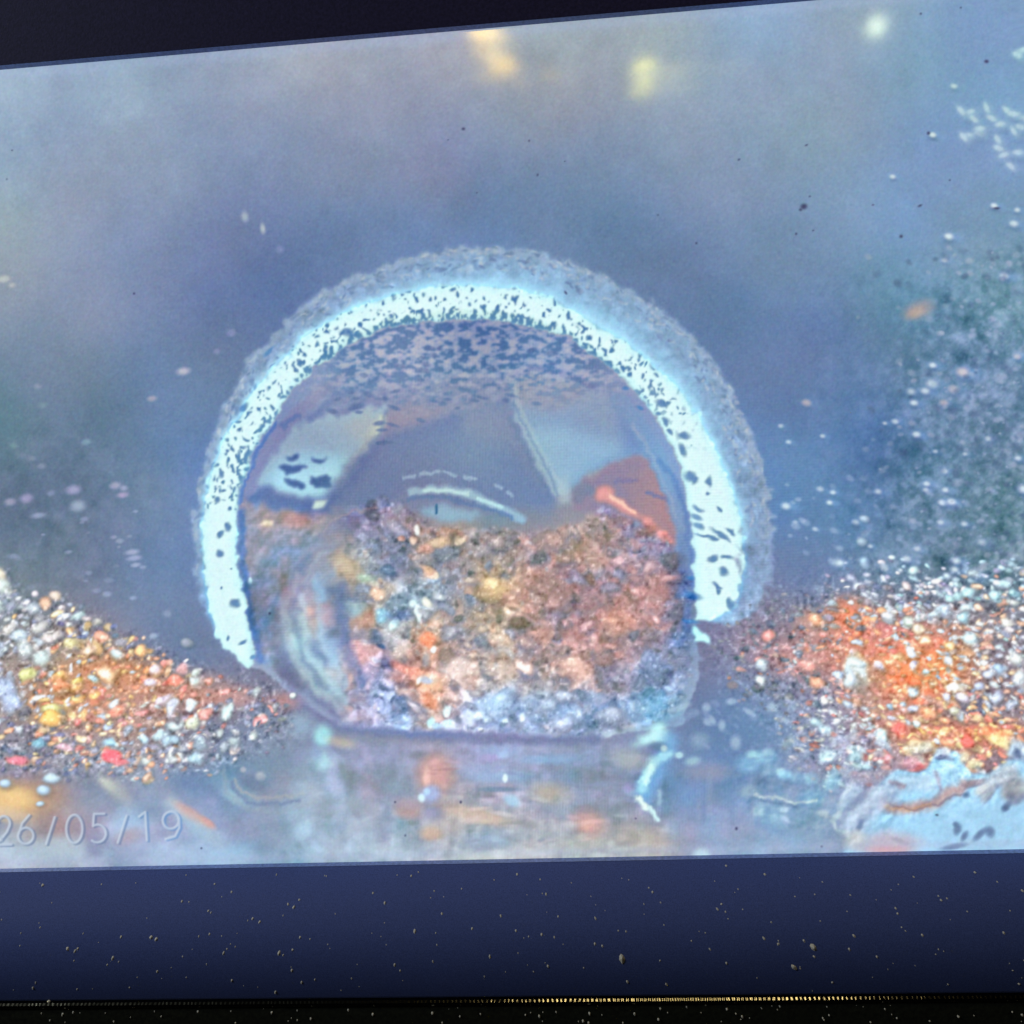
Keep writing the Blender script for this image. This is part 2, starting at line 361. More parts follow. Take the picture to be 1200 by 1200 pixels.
    for i in range(46):
        a = RGs.uniform(-0.9, 0.85); r = RGs.uniform(130, 215); x = 560+r*math.sin(a)*1.1; y = 612-r*math.cos(a)
        if y > 520 or (600 < x < 760 and y > 440): continue
        dab(x, y, RGs.uniform(3, 8), RGs.uniform(1.6, 3.4), RGs.uniform(-20, 20), c3(88,100,146), 0.65, 0.5)

    # ---- ball of rubble
    m_ball = Z(BALL, 3.0, 2.0)
    r = np.random.RandomState(51)
    tex = fbm(16, 401, 4); tex2 = fbm(7, 431, 3); hue = fbm(20, 451, 3)
    mm = m_ball*m_in
    IMG *= (1+mm*(0.3+0.7*sstep(380, 440, XX))*(0.06*tex+0.045*tex2))[..., None]
    IMG[..., 0] += mm*0.014*hue; IMG[..., 2] -= mm*0.014*hue
    n = 0
    F = IMG.copy()
    for i in range(2600):
        x = r.uniform(315, 812); y = r.uniform(575, 858)
        iy, ix = int(y-CY0), int(x-CX0)
        if m_ball[iy, ix] < 0.6: continue
        smooth = x < 400 and r.rand() < 0.75
        if smooth: continue
        s = r.choice([2.0, 2.6, 3.4, 4.6, 6.5], p=[.3, .28, .22, .14, .06])
        base = F[iy, ix]
        k = r.choice([0, 1, 2, 3], p=[.36, .3, .22, .12])
        if k == 0: col = base*r.uniform(1.02, 1.22)
        elif k == 1: col = base*r.uniform(0.66, 0.9)
        elif k == 2: col = base*np.array([1.07, 0.99, 0.93])*r.uniform(0.94, 1.12)
        else: col = base*0.5+c3(200, 215, 235)*0.5
        dab(x, y, s*r.uniform(0.9, 1.9), s, r.uniform(-70, 60), np.clip(col, 0, 1), r.uniform(0.35, 0.8), r.uniform(0.3, 0.8))
    for i in range(130):
        x = r.uniform(425, 808); y = r.uniform(600, 852); iy, ix = int(y-CY0), int(x-CX0)
        if m_ball[iy, ix] < 0.8: continue
        a = r.choice([6, 8, 11, 14], p=[.4, .32, .2, .08]); base = F[iy, ix]*r.choice([0.80, 1.0, 1.12], p=[.3, .4, .3])
        if r.rand() < 0.25: base = base*0.6+c3(120,140,175)*0.4
        dab(x+1.5, y+a*0.45, a*1.1, a*0.75, r.uniform(-40, 40), c3(110,114,148), 0.35, 0.8)
        pebble(x, y, a*r.uniform(.9, 1.3), a*r.uniform(.55, .85), r.uniform(-50, 50), np.clip(base, 0, 1), 0.22, r.choice([0, .05, .10]))
    # glints and named stones in the ball
    for x, y, a, b, an, cc, al, so in [
        (461,732,4,8,18,(215,240,248),1,.4),(448,722,10,6,10,(160,200,226),.9,.5),(440,695,8,8,0,(232,205,188),.9,.4),(415,712,12,10,0,(165,196,214),.7,.6),
        (430,724,11,10,0,(196,154,132),.7,.6),(502,750,9,8,0,(246,158,104),.95,.5),(509,762,3.5,4,0,(235,235,250),1,.4),(488,620,3,6,0,(225,230,238),.9,.4),
        (482,632,4,5,0,(226,206,196),.9,.5),(470,630,4,4,0,(214,180,170),.8,.5),(512,636,14,5,-8,(222,196,168),.85,.6),(536,634,6,3,-15,(226,214,196),.8,.5),
        (497,642,9,5,10,(214,170,150),.8,.5),(505,670,8,6,25,(216,170,138),.85,.5),(510,673,5,5,0,(228,214,196),.8,.5),(500,665,5,4,0,(222,186,150),.8,.5),
        (484,707,5,5,0,(222,240,246),.9,.5),(500,705,4,6,-20,(240,236,226),.9,.5),(489,720,2.5,9,0,(226,240,250),.85,.5),(470,765,10,9,-30,(226,206,200),.8,.6),
        (458,748,14,12,40,(222,210,212),.5,.8),(505,800,18,9,20,(246,196,158),.9,.6),(503,822,11,8,40,(228,160,120),.9,.5),(500,797,12,6,10,(196,206,234),.9,.5),(491,799,3,4,0,(238,240,248),1,.4),
        (470,782,13,6,25,(240,168,146),.8,.6),(484,788,12,6,20,(240,176,150),.7,.6),(472,811,10,6,20,(236,206,206),.7,.6),(525,833,4,5,0,(220,236,248),.95,.4),
        (504,846,5,5,0,(200,228,244),.95,.4),(523,847,5,5,0,(206,232,246),.95,.4),(512,851,5,4,0,(184,206,238),.9,.4),(420,765,10,16,-25,(224,184,194),.75,.7),(432,790,12,8,-10,(206,190,220),.7,.7),
        (437,838,14,6,0,(200,190,220),.6,.7),(548,845,9,4,25,(206,214,240),.8,.6),(500,773,6,9,0,(180,188,210),.6,.6),(440,745,6,8,0,(110,124,160),.6,.7),
        (468,722,12,8,0,(104,116,160),.5,.6),(445,758,6,3,0,(66,80,120),.7,.6),(452,778,9,6,30,(118,118,160),.5,.7),(510,712,10,5,0,(170,176,196),.5,.6),
        (580,686,17,12,10,(222,192,154),.75,.5),(574,682,7,5,0,(240,214,176),.8,.6),(600,700,14,9,-30,(180,144,132),.7,.6),(640,690,22,15,20,(172,138,128),.55,.6),(665,668,18,10,0,(140,118,132),.6,.6),
        (690,700,15,18,10,(150,126,138),.5,.6),(724,732,18,13,-15,(206,156,138),.7,.6),(718,728,7,4,-15,(228,184,164),.7,.6),(770,690,16,20,10,(190,148,146),.6,.6),(676,780,17,12,20,(220,184,172),.75,.6),
        (672,776,6,5,0,(238,212,200),.7,.6),(536,784,17,11,-10,(232,212,208),.8,.6),(548,800,10,7,20,(214,190,186),.6,.6),(590,790,15,12,0,(208,188,180),.6,.6),(620,760,12,16,0,(160,142,150),.5,.6),
        (640,742,10,7,0,(196,160,148),.6,.6),(700,655,14,8,10,(190,156,140),.6,.6),(640,640,16,8,-10,(184,158,156),.5,.6),(740,762,12,9,0,(150,134,150),.5,.6),(565,722,10,8,0,(196,178,160),.6,.6),
        (575,828,24,12,0,(186,210,242),.7,.7),(560,838,6,4,0,(214,230,248),.8,.5),(622,826,16,10,0,(180,198,228),.6,.7),(660,836,14,8,0,(160,182,216),.6,.7),(610,842,4,4,0,(212,228,246),.8,.5),(590,846,4,3,0,(206,226,246),.8,.5),
        (768,826,14,14,30,(136,182,216),.7,.6),(770,785,14,18,20,(124,142,180),.6,.7),(745,835,10,7,0,(150,176,208),.6,.6),(700,820,18,10,0,(160,172,200),.5,.7),(800,655,5,24,-4,(98,112,158),.7,.8),(806,720,6,30,0,(112,134,180),.7,.8)]:
        dab(x, y, a, b, an, c3(*cc), al*0.9, so)
    # the smooth glassy left flank of the ball
    stroke([(372,640),(350,672),(336,705)], 5, c3(176,186,205), 3, 0.6); stroke([(384,645),(366,662),(352,684)], 4, c3(180,196,214), 2.5, 0.5)
    stroke([(364,650),(352,668)], 7, c3(100,116,150), 3.5, 0.7)
    stroke([(374,682),(378,700)], 10, c3(156,192,224), 5, 0.75)
    stroke([(346,722),(349,745),(358,770),(378,800),(396,815)], 18, c3(170,202,222), 9, 0.6); dab(350,753,8,9,0,c3(184,226,242),.8,.7)
    stroke([(378,738),(390,756),(392,775)], 11, c3(164,196,228), 6, 0.65)
    stroke([(362,752),(372,764),(380,772)], 9, c3(108,124,158), 5, 0.7)
    stroke([(402,690),(398,715),(404,745),(412,775),(425,800)], 12, c3(106,118,158), 6, 0.65)
    dab(360,717,8,5,10,c3(218,190,192),.8,.7); dab(380,722,9,12,-20,c3(190,180,205),.6,.7)
    stroke([(386,690),(404,698),(424,700)], 9, c3(100,112,145), 5, 0.6)
    dab(404,662,14,10,30,c3(206,186,160),.6,.8); dab(428,676,11,6,0,c3(176,196,190),.8,.6)
    stroke([(325,760),(340,790),(362,815),(395,838)], 12, c3(104,106,146), 6, 0.6)
    stroke([(330,705),(334,740),(350,778),(375,812),(400,832)], 9, c3(186,206,226), 5, 0.5); stroke([(352,700),(356,730),(366,768),(386,800),(408,822)], 8, c3(190,220,238), 5, 0.55)
    stroke([(343,705),(345,735),(358,772),(382,806)], 6, c3(108,124,160), 4, 0.5); stroke([(372,700),(376,735),(388,772),(404,800)], 7, c3(176,206,232), 4, 0.5)
    # rim of the ball, upper left
    stroke([(378,625),(392,608),(420,597),(440,592)], 3, c3(168,158,176), 1.8, 0.55)
    dab(312,610,14,9,0,c3(178,148,148),.7,.8); dab(313,613,6,4,0,c3(214,190,170),.9,.7); dab(346,610,12,8,0,c3(178,144,152),.7,.8)
    for x, y, w in ((304,655,5),(294,682,4),(320,690,6),(316,718,3)): dab(x, y, w, w*1.3, 20, c3(176,176,196), .5, .8)
    dab(293,681,2.5,4,0,c3(205,220,235),.9,.5)
    # arcs of the next joint
    stroke([(484,577),(500,574),(525,574),(550,579),(575,590),(592,598),(612,608)], 10, c3(156,184,212), 3.5, 0.9, 0.8)
    stroke([(497,575),(525,574.5),(548,579)], 4, c3(186,214,232), 2.2, 0.7, 0.5); stroke([(560,584),(588,594)], 4, c3(180,215,235), 1.5, 0.7, 0.5)
    for a, b in (((473,560),(486,558)), ((493,556),(508,554)), ((512,554),(516,553)), ((522,553),(534,557)), ((543,559),(557,561)), ((581,568),(588,572)), ((596,577),(600,581))):
        stroke([a, b], 4, c3(150,172,205), 1.8, 0.85, 0.8)
    stroke([(480,585),(520,583),(560,592),(600,606)], 5, c3(100,120,165), 2, 0.7)
    poly([(492,596),(505,590),(530,592),(560,600),(566,606),(540,610),(525,614),(505,604),(498,606)], c3(152,184,212), 3, 0.85, 2)
    stroke([(512,592),(511,601)], 3, c3(66,96,140), 1.2, 0.9, 0.5)

    # shadow gap between ring and ball
    stroke([(283,600),(282,640),(288,690),(298,740),(306,775)], 9, c3(88,104,155), 4, 0.8)
    # dark waterline
    stroke([(352,825),(375,842),(400,852),(440,858),(500,862),(560,864),(620,868),(700,866)], 11, c3(106,108,150), 5, 0.8)
    stroke([(330,790),(352,825),(378,846)], 12, c3(108,106,146), 6, 0.7)

    # ---- the ring at the joint
    m_rim = Z(RIM, 2.0, 2.0)
    ang = np.arctan2(XX-567, -(YY-620))                   # 0 at the top
    rimc = c3(132,156,190)
    tx_ = fbm(6, 501, 3); tx2 = fbm(14, 517, 3)
    C = np.ones(IMG.shape, np.float32)*rimc
    C *= (1+0.050*tx_+0.040*tx2)[..., None]
    side = sstep(0.1, 0.9, ang)
    IMG += (C-IMG)*(m_rim*0.95)[..., None]
    # pale halo outside the glare, wider at the top and right
    gl = inside(GLO, XX, YY).astype(np.float32)
    oa = np.array([math.atan2(x-567, 620-y) for x, y in GLO[:33]]); ro = np.array([math.hypot(x-567, y-620) for x, y in GLO[:33]])
    o = np.argsort(oa); Rout = np.interp(ang, oa[o], ro[o]).astype(np.float32); rad = np.hypot(XX-567, YY-620)
    dd = np.clip(rad-Rout, 0, 999)
    Wd = 8+30*np.exp(-((ang-0.70)/0.70)**2)+12*np.exp(-((ang+0.05)/0.4)**2)
    halo = np.exp(-(dd/Wd)**1.5)*m_rim*(rad > Rout-6)
    halo *= 1+0.10*fbm(9, 523, 3)
    IMG += (c3(150,196,230)-IMG)*(np.clip(halo, 0, 1)*(0.45+0.45*np.exp(-((ang-0.45)/0.9)**2)))[..., None]
    near_ = np.exp(-(dd/6.5)**1.3)*(rad > Rout-6)*m_rim*sstep(-1.75, -1.5, ang)*(1-sstep(1.55, 1.75, ang))
    IMG += (c3(184,222,240)-IMG)*(near_*0.65)[..., None]
    # crumbly outer edge of the rim
    rl = [(229,683),(226,633),(229,600),(234,560),(246,513),(266,467),(292,423),(332,380),(364,350),(400,330),(450,310),(500,296),(560,289),(620,293),(660,303),(700,320),(767,357),(800,383),(834,418),(858,457),(874,493),(888,530),(900,573),(906,620)]
    stroke([(p[0]+(567-p[0])*0.014, p[1]+(620-p[1])*0.014) for p in rl], 7, c3(146,168,196), 3, 0.5, 2)
    rr_ = np.random.RandomState(71)
    for i in range(620):
        j = rr_.randint(0, len(rl)-1); t = rr_.rand(); q = rr_.uniform(0.0, 0.085)
        x = rl[j][0]*(1-t)+rl[j+1][0]*t; y = rl[j][1]*(1-t)+rl[j+1][1]*t
        x += (567-x)*q; y += (620-y)*q
        v = rr_.choice([0, 1]); an = math.degrees(math.atan2(y-620, x-567))+90
        dab(x, y, rr_.uniform(1.5, 5), rr_.uniform(1, 2.4), an+rr_.uniform(-30, 30), c3(172,190,212) if v else c3(96,116,156), rr_.uniform(0.2, 0.6), 0.6)
    # glare band
    gb = inside(GLO, XX+WX*1.4, YY+WY*1.4).astype(np.float32)
    gb = blur(gb, 1.1)
    G = np.ones(IMG.shape, np.float32)*c3(196,244,252)
    G += (c3(226,252,255)-G)*(blur(gl, 6)**2*0.8)[..., None]
    IMG += (G-IMG)*gb[..., None]
    edge = np.clip(blur(gl, 3)-gl, 0, 1)*m_rim
    IMG += (c3(120,200,246)-IMG)*(np.clip(edge*0.6, 0, 0.25))[..., None]
    # dark pits in the glare: many along the inner half at the top, few big ones at the sides
    inn = 1-inside(INNER, XX, YY).astype(np.float32)
    din = 1-blur(1-inn, 7)*1.0                               # 1 far from the inside, falls near the inner edge
    pn = fbm(3.6, 601, 2, 5.0)
    wgt = np.exp(-((ang+0.02)/0.95)**4)*1.0
    near = sstep(0.10, 0.98, blur(inside(INNER, XX, YY).astype(np.float32), 16)*2.1)
    wgt = np.maximum(wgt, 0.55*(ang < 0)*(ang > -1.5))
    thr = 1.05-1.50*near*wgt
    pit = blur(sstep(thr, thr+0.5, pn)*np.clip(wgt*1.6, 0, 1), 0.7)*gb
    IMG += (c3(70,112,164)-IMG)*(pit*0.95)[..., None]
    for x, y, a, b, an in [(259,555,4,6,0),(256,585,4,5,-20),(266,617,4,6,25),(258,626,3,7,25),(258,649,5,5,0),(262,575,3,2,0),(276,707,6,6,0),(267,748,2,4,0),(284,752,6,3,-25),(296,770,4,3,-30),
                           (272,527,4,3,20),(283,505,3,4,30),(315,412,10,3,-48),(286,478,6,4,-50),(408,390,11,6,10),(262,690,2,2,0),(270,668,2,1.5,0),
                           (776,472,9,5,10),(772,486,4,3,30),(780,495,5,4,40),(802,511,9,5,15),(801,528,5,10,-30),(786,505,5,4,40),(808,557,8,8,0),(832,565,4,7,0),(829,578,3,3,0),(844,597,4,3,20),
                           (844,627,16,4,30),(836,632,8,3,10),(834,655,8,5,-10),(848,669,6,6,40),(841,687,7,3,20),(843,693,3,5,-20),(856,622,8,4,30),(852,654,8,3,10),(818,596,8,4,30),(816,606,8,4,25),(818,616,7,4,20),
                           (812,698,13,5,15),(810,678,5,4,0),(857,707,4,8,-10),(815,563,6,6,0),(733,455,5,3,0),(750,478,5,3,30),(826,628,14,2.5,12),(810,728,12,3,10)]:
        dab(x, y, a*0.8, b*0.75, an, c3(84,122,172), 0.8, 0.6)
    RGp = np.random.RandomState(73)
    for i in range(90):                                                   # scattered pits on the flanks
        t = RGp.rand(); an = RGp.uniform(-1.45, -0.65) if RGp.rand() < 0.6 else RGp.uniform(0.7, 1.2)
        rad_ = RGp.uniform(285, 318) if an < 0 else RGp.uniform(262, 300)
        x = 567+rad_*math.sin(an); y = 620-rad_*math.cos(an)
        iy, ix = int(y-CY0), int(x-CX0)
        if gb[iy, ix] < 0.9: continue
        dab(x, y, RGp.uniform(0.9, 3.0), RGp.uniform(0.8, 2.0), RGp.uniform(-90, 90), c3(86,132,176), 0.75, 0.5)
    poly([(813,733),(820,735),(834,755),(815,753)], c3(184,238,250), 1.3, 1, 1)

    # ---- gravel
    def zone_color(zones, x, y, r):
        w = np.array([math.exp(-(((x-z[0])/z[2])**2+((y-z[1])/z[3])**2))*z[4] for z in zones])+1e-4
        z = zones[r.choice(len(zones), p=w/w.sum())]
        c = z[5][r.randint(len(z[5]))]
        return np.clip(c3(*c)*r.uniform(0.86, 1.1)+r.uniform(-0.02, 0.02, 3), 0, 1)
    WH = [(206,216,236),(188,200,224),(214,216,230),(166,178,206)]; OR = [(232,158,118),(222,140,108),(238,176,132),(200,140,126)]
    PE = [(224,186,164),(214,168,150),(226,200,176),(196,150,142)]; YE = [(232,206,166),(226,200,160),(236,186,126)]; PK = [(214,150,148),(202,134,130),(210,172,180)]
    GR = [(118,116,148),(100,102,138),(146,144,168)]; RD = [(226,130,100),(238,142,100),(208,122,110)]; CY = [(160,204,226),(182,218,236)]
    r = np.random.RandomState(90)
    m_l = Z(LGRAV, 4, 9); m_r = Z(RGRAV, 6, 20)
    # soft colour masses first
    for x, y, a, b, cc, al in [(80,770,50,25,(150,135,120),.5),(120,790,45,22,(206,146,110),.6),(90,815,50,20,(206,150,120),.6),(60,830,35,16,(214,180,130),.5),(150,810,55,20,(186,138,132),.6),(215,805,40,16,(196,144,136),.6),
                               (250,820,36,16,(206,146,146),.6),(120,850,50,22,(190,140,120),.55),(40,760,40,25,(140,140,150),.5),(0,820,40,30,(150,130,135),.5),(330,822,18,9,(206,136,134),.6),(280,815,22,10,(186,140,142),.5),
                               (1040,760,45,30,(206,140,128),.7),(1055,785,44,28,(246,144,92),.95),(995,720,20,16,(236,138,104),.95),(985,750,45,22,(196,138,136),.6),(940,775,38,16,(196,128,118),.6),(1100,760,35,30,(216,140,122),.7),
                               (1100,795,36,26,(240,140,88),.9),(1060,850,50,20,(196,130,118),.7),(1150,860,40,16,(226,120,84),.8),(1160,720,40,22,(150,124,128),.5),(900,755,30,16,(160,112,124),.6),(955,725,20,12,(210,150,124),.7),
                               (1170,800,40,35,(120,100,118),.5),(1130,830,30,16,(96,96,132),.7),(1010,800,24,26,(206,186,190),.6),(1030,740,40,18,(206,108,94),.6),(1300,800,90,60,(180,120,110),.6)]:
        dab(x, y, a, b, 0, c3(*cc), al*0.8, 0.9)
    zl = [(20,720,60,60,1.0,WH),(130,735,60,25,.8,GR),(60,800,60,40,.9,WH),(100,760,45,30,1.1,YE),(120,790,50,30,1.5,OR),(180,800,50,30,1.2,PE),(220,820,60,30,1.1,PK),(90,840,60,30,1.1,YE),(100,850,60,30,.8,OR),
          (200,860,60,25,1.4,WH),(250,850,50,25,.8,GR),(30,880,60,40,1.0,GR),(120,870,60,25,.7,PE),(300,820,30,30,.8,GR),(240,800,60,30,.6,WH),(150,830,60,30,.8,RD[2:]+OR)]
    for i in range(2600):
        x = r.uniform(-170, 345); y = r.uniform(650, 915); iy, ix = int(y-CY0), int(x-CX0)
        if m_l[iy, ix] < r.uniform(0.15, 0.9): continue
        if x > 250 and r.rand() < 0.55: continue
        top = (y-640)/260
        a = r.choice([2.8, 3.8, 5.0, 6.4, 8.2], p=[.34, .36, .2, .08, .02])*(0.86-0.15*(x > 240))
        pebble(x, y, a*r.uniform(1.0, 1.35), a*r.uniform(.6, .85), r.uniform(-50, -5), zone_color(zl, x, y, r), 0.34, r.choice([0, .10, .22]))
    for x, y, a, b, an, cc in [(0,678,8,12,0,(206,206,200)),(4,688,9,9,20,(190,206,216)),(12,696,5,5,0,(180,190,200)),(0,712,5,8,0,(172,192,206)),(40,713,9,7,-10,(176,190,210)),(53,706,7,7,-10,(214,176,152)),(64,697,8,5,-10,(206,196,196)),(92,722,9,6,-20,(170,192,206)),
                           (22,745,10,7,5,(188,208,230)),(30,760,9,10,-40,(184,196,210)),(46,735,8,8,-10,(186,190,200)),(113,730,6,5,-10,(196,196,200)),(103,726,6,4,0,(190,186,196)),(62,747,9,6,-15,(200,196,206)),(48,772,10,10,-30,(188,206,216)),
                           (82,755,9,7,-20,(216,206,160)),(112,758,8,7,-20,(240,190,120)),(120,748,9,6,0,(226,160,124)),(102,760,8,7,-20,(224,196,176)),(168,762,8,6,-10,(246,184,120)),(125,790,9,10,-60,(226,206,196)),(137,766,7,5,-10,(186,196,210)),
                           (35,790,8,7,-10,(204,206,150)),(110,795,7,5,0,(180,196,210)),(182,784,7,5,-10,(216,200,216)),(176,800,9,5,-5,(210,196,220)),(190,819,9,5,-20,(216,204,226)),(134,822,8,5,-10,(206,210,226)),(137,833,9,7,0,(232,148,110)),
                           (6,808,14,12,40,(170,188,226)),(14,822,12,12,30,(172,190,230)),(200,832,9,11,-40,(200,204,226)),(84,805,10,6,-15,(240,190,130)),(88,796,8,5,-20,(232,206,140)),(70,805,9,6,-20,(224,150,104)),(60,832,11,7,-10,(206,216,176)),(58,842,12,6,-10,(244,186,96)),
                           (206,850,10,5,-10,(190,206,220)),(226,846,9,6,-40,(206,214,206)),(191,862,8,5,-10,(180,204,226)),(172,866,7,5,-20,(184,210,236)),(202,868,8,6,-10,(174,202,230)),(229,887,8,6,0,(164,196,224)),(232,875,8,5,0,(140,160,184)),(202,890,5,4,-20,(180,190,206)),
                           (184,875,6,4,0,(150,150,176)),(258,858,6,5,-30,(180,194,210)),(272,870,7,5,-50,(156,176,196)),(262,878,6,5,-10,(160,176,200)),(300,861,4,5,-30,(176,192,206)),(275,858,4,4,-30,(160,170,190)),(266,833,8,10,20,(190,214,230)),(228,800,9,8,-20,(206,216,226)),
                           (230,789,6,4,-30,(196,206,214)),(301,810,4,7,20,(166,180,196)),(343,815,4,3,-20,(206,220,230)),(205,797,9,6,-10,(230,130,104)),(215,784,6,6,0,(196,160,176)),(222,744+10,5,4,0,(146,146,164)),(218,753,6,5,0,(140,144,164)),
                           (20,890,12,5,5,(214,124,126)),(45,870,9,5,-10,(136,180,206)),(130,872,8,4,-10,(172,204,232)),(74,877,11,5,-10,(212,180,200)),(155,683-5,0.1,0.1,0,(0,0,0))]:
        if a < 1: continue
        pebble(x, y, a, b, an, c3(*cc), 0.6, .10)
    dab(130,887,12,6,0,c3(244,98,72),1,.35); dab(140,893,13,4,5,c3(240,110,86),1,.4)
    # right side gravel
    zr = [(1150,670,70,40,1.2,CY),(1100,700,70,30,1.0,WH),(900,720,50,30,1.2,GR),(950,700,60,30,1.0,GR),(1030,700,60,25,.9,GR+WH),(1040,770,50,40,.9,OR+RD),(980,780,60,40,.9,PK),(1100,780,60,40,1.0,PE+WH),
          (1170,750,50,50,1.0,WH),(1170,720,50,30,.8,PE),(1060,830,60,30,.8,PE+PK),(1100,860,60,30,.9,OR+YE),(980,850,40,40,1.3,WH),(930,800,40,40,.9,GR),(1150,860,40,20,.9,YE+RD),(1010,880,50,25,.8,GR+PK),(1300,800,90,90,1.0,WH+PE)]
    for i in range(4200):
        x = r.uniform(835, 1420); y = r.uniform(650, 930); iy, ix = int(y-CY0), int(x-CX0)
        if m_r[iy, ix] < r.uniform(0.15, 1.0): continue
        if x < 960 and r.rand() < 0.35: continue
        a = r.choice([2.2, 3.0, 3.8, 4.7, 5.8], p=[.4, .34, .18, .06, .02])*(0.9+0.2*(x > 1000))
        faint = x < 960
        pebble(x, y, a*r.uniform(1.0, 1.4), a*r.uniform(.6, .85), r.uniform(-5, 38), zone_color(zr, x, y, r)*(0.86 if faint else 1), 0.2 if faint else 0.32, 0.04 if faint else r.choice([0, .12, .24]))
    for x, y, a, b, an, cc in [(1071,668,6,5,0,(190,226,236)),(1010,635,6,5,10,(150,176,196)),(1013,608,6,4,10,(160,186,210)),(1112,699,6,4,-5,(180,226,240)),(1122,696,6,4,0,(176,214,232)),(1134,694,8,5,-5,(176,216,236)),(1103,715,10,8,-10,(180,204,232)),(1093,719,7,4,-10,(190,210,232)),
                           (1131,712,7,5,0,(190,216,232)),(1128,723,8,5,10,(170,208,230)),(1176,684,8,5,-20,(180,214,236)),(1168,696,7,4,5,(180,218,238)),(1060,687,6,5,50,(200,196,206)),(1039,720,8,5,0,(196,200,216)),(1065,728,7,5,40,(186,200,200)),(1078,736,8,5,20,(226,216,206)),
                           (1137,748,8,8,40,(200,220,236)),(1181,729,7,6,20,(216,220,224)),(1182,739,6,4,0,(216,210,226)),(1005,753,7,4,15,(206,210,236)),(1069,766,9,7,40,(220,222,240)),(1110,774,10,6,10,(212,212,226)),(1114,755,8,5,30,(232,206,176)),(1030,782,7,5,20,(226,216,236)),
                           (1172,785,7,5,10,(170,196,232)),(1158,791,8,4,5,(196,206,236)),(1148,806,7,5,35,(184,194,228)),(1071,781,6,5,10,(216,206,226)),(1005,787,16,20,-10,(214,226,236)),(998,793,10,12,-10,(200,214,232)),(983,789,7,5,5,(176,196,232)),(1071,811,6,6,40,(206,216,236)),
                           (1120,806,10,6,5,(232,226,226)),(1071,830,7,4,5,(206,206,236)),(1110,817,6,5,10,(206,206,230)),(1130,818,7,5,20,(212,206,230)),(1170,814,6,6,50,(190,200,230)),(1161,824,6,4,10,(190,200,226)),(1124,840,8,5,30,(186,200,220)),(1116,835,6,5,30,(196,196,190)),
                           (1088,835,10,7,20,(240,166,116)),(1070,800,9,6,10,(240,130,84)),(1080,822,8,4,-10,(246,130,80)),(1045,842,6,4,20,(210,206,226)),(957,847,7,5,30,(176,206,232)),(966,855,8,5,20,(176,202,230)),(979,845,5,4,0,(196,206,226)),(1030,857,4,5,0,(226,222,240)),
                           (1035,862,9,6,40,(200,220,236)),(893,779,8,6,20,(190,206,226)),(891,797,7,5,20,(190,206,220)),(976,706,6,4,10,(170,186,206)),(1187,705,6,4,0,(190,200,210)),(1190,775,8,7,20,(206,214,226)),(1195,795,7,9,20,(200,210,228)),(955,725,8,7,0,(222,160,120)),(956,800,9,8,0,(224,160,124)),
                           (899,743,7,6,0,(214,140,124)),(948,778,9,7,0,(214,150,140)),(1072,876-3,10,7,20,(224,196,166)),(1085,877,8,5,0,(206,196,186)),(1170,866,15,7,10,(238,226,186)),(1155,858,8,5,-20,(240,150,104)),(1132,869,6,8,20,(230,104,74)),(1190,880,7,8,30,(196,206,226))]:
        pebble(x, y, a, b, an, c3(*cc), 0.55, .12)
    dab(1170,862,16,8,15,c3(246,150,96),.6,.7); dab(1172,868,11,5,15,c3(240,228,180),.8,.5); dab(1053,854,10,7,20,c3(236,106,80),.7,.7)
    # comets on the right wall: bright head, blue tail
    for x, y, s_, k in [(1071,472,4.5,1),(1068,459,5,.5),(1093,428,4.2,1),(1092,450,7,.5),(1084,458,5,.8),(1128,436,7,-1),(1117,456,6,-.6),(1106,472,5,-.6),(1049,494,4,.7),(1037,496,2.6,.6),(1074,509,4.6,1),(1096,529,3,.6),(945,472,5,-.5),(915,499,3,.4),
                        (924,518,3,.5),(964,511,3,.5),(921,593,5,.8),(976,577,3.5,.8),(972,589,3.5,.9),(961,573,4,.4),(1029,576,4,.6),(1086,567,4,.9),(1085,574,3.5,.6),(1107,552,4,.6),(1108,574,4,.8),(1104,589,4.5,1),(1115,588,5,1),(1177,323,5,.9),(1199,573,6,1),(1193,537,4,.7),
                        (1107,305,3.5,.5),(1112,277,5,.9),(1046,207,3.5,.6),(1093,158,4,.9),(1118,101,4,.4),(1158,514,4,.5),(1192,418,4,-.6),(1131,532,3,.4),(932,512+100,3,.3),(1003,612,4,.5),(1020,640,3,.5),(1102,612,4,.6),(1130,614,4,.6),(1120,657,5,.9),(1118,668,5,.8),
                        (1140,673,6,.7),(1151,636,5,.5),(1075,643,4,.5),(1062,655,5,.6),(1035,665,5,.5),(983,660,6,.4),(984,660,4,.3),(1165,241,4,.9),(1192,246,3.5,.6),(1188,262,5,.7),(955,620,3,.5)]:
        ak = abs(k)
        dab(x+s_*0.9, y+s_*0.25, s_*2.2, s_*1.1, 8, c3(120,160,205), 0.55*ak, 0.9)
        dab(x+s_*0.2, y+s_*1.1, s_*1.3, s_*0.7, 10, c3(52,70,110), 0.45*ak, 0.8)
        dab(x, y, s_, s_*0.72, 12, c3(204,200,204) if k < 0 else c3(214,234,244), 0.42+0.36*ak, 0.7)
    dab(1077,363,16,9,-20,c3(168,160,162),.8,.8)
    dab(1072,367,9,5,-20,c3(180,170,158),.6,.8)
    r = np.random.RandomState(111)
    for i in range(420):
        x = 1210-abs(r.randn())*80; y = r.uniform(290, 680)
        if x < 985: continue
        big = r.uniform(1, 3.6)
        if r.rand() < 0.5: dab(x, y, big*1.4, big, r.uniform(-20, 40), c3(158,176,196), r.uniform(0.2, 0.7), 0.6)
        else: dab(x, y, big*1.6, big*1.2, r.uniform(-30, 60), c3(56,68,104), r.uniform(0.15, 0.5), 0.7)
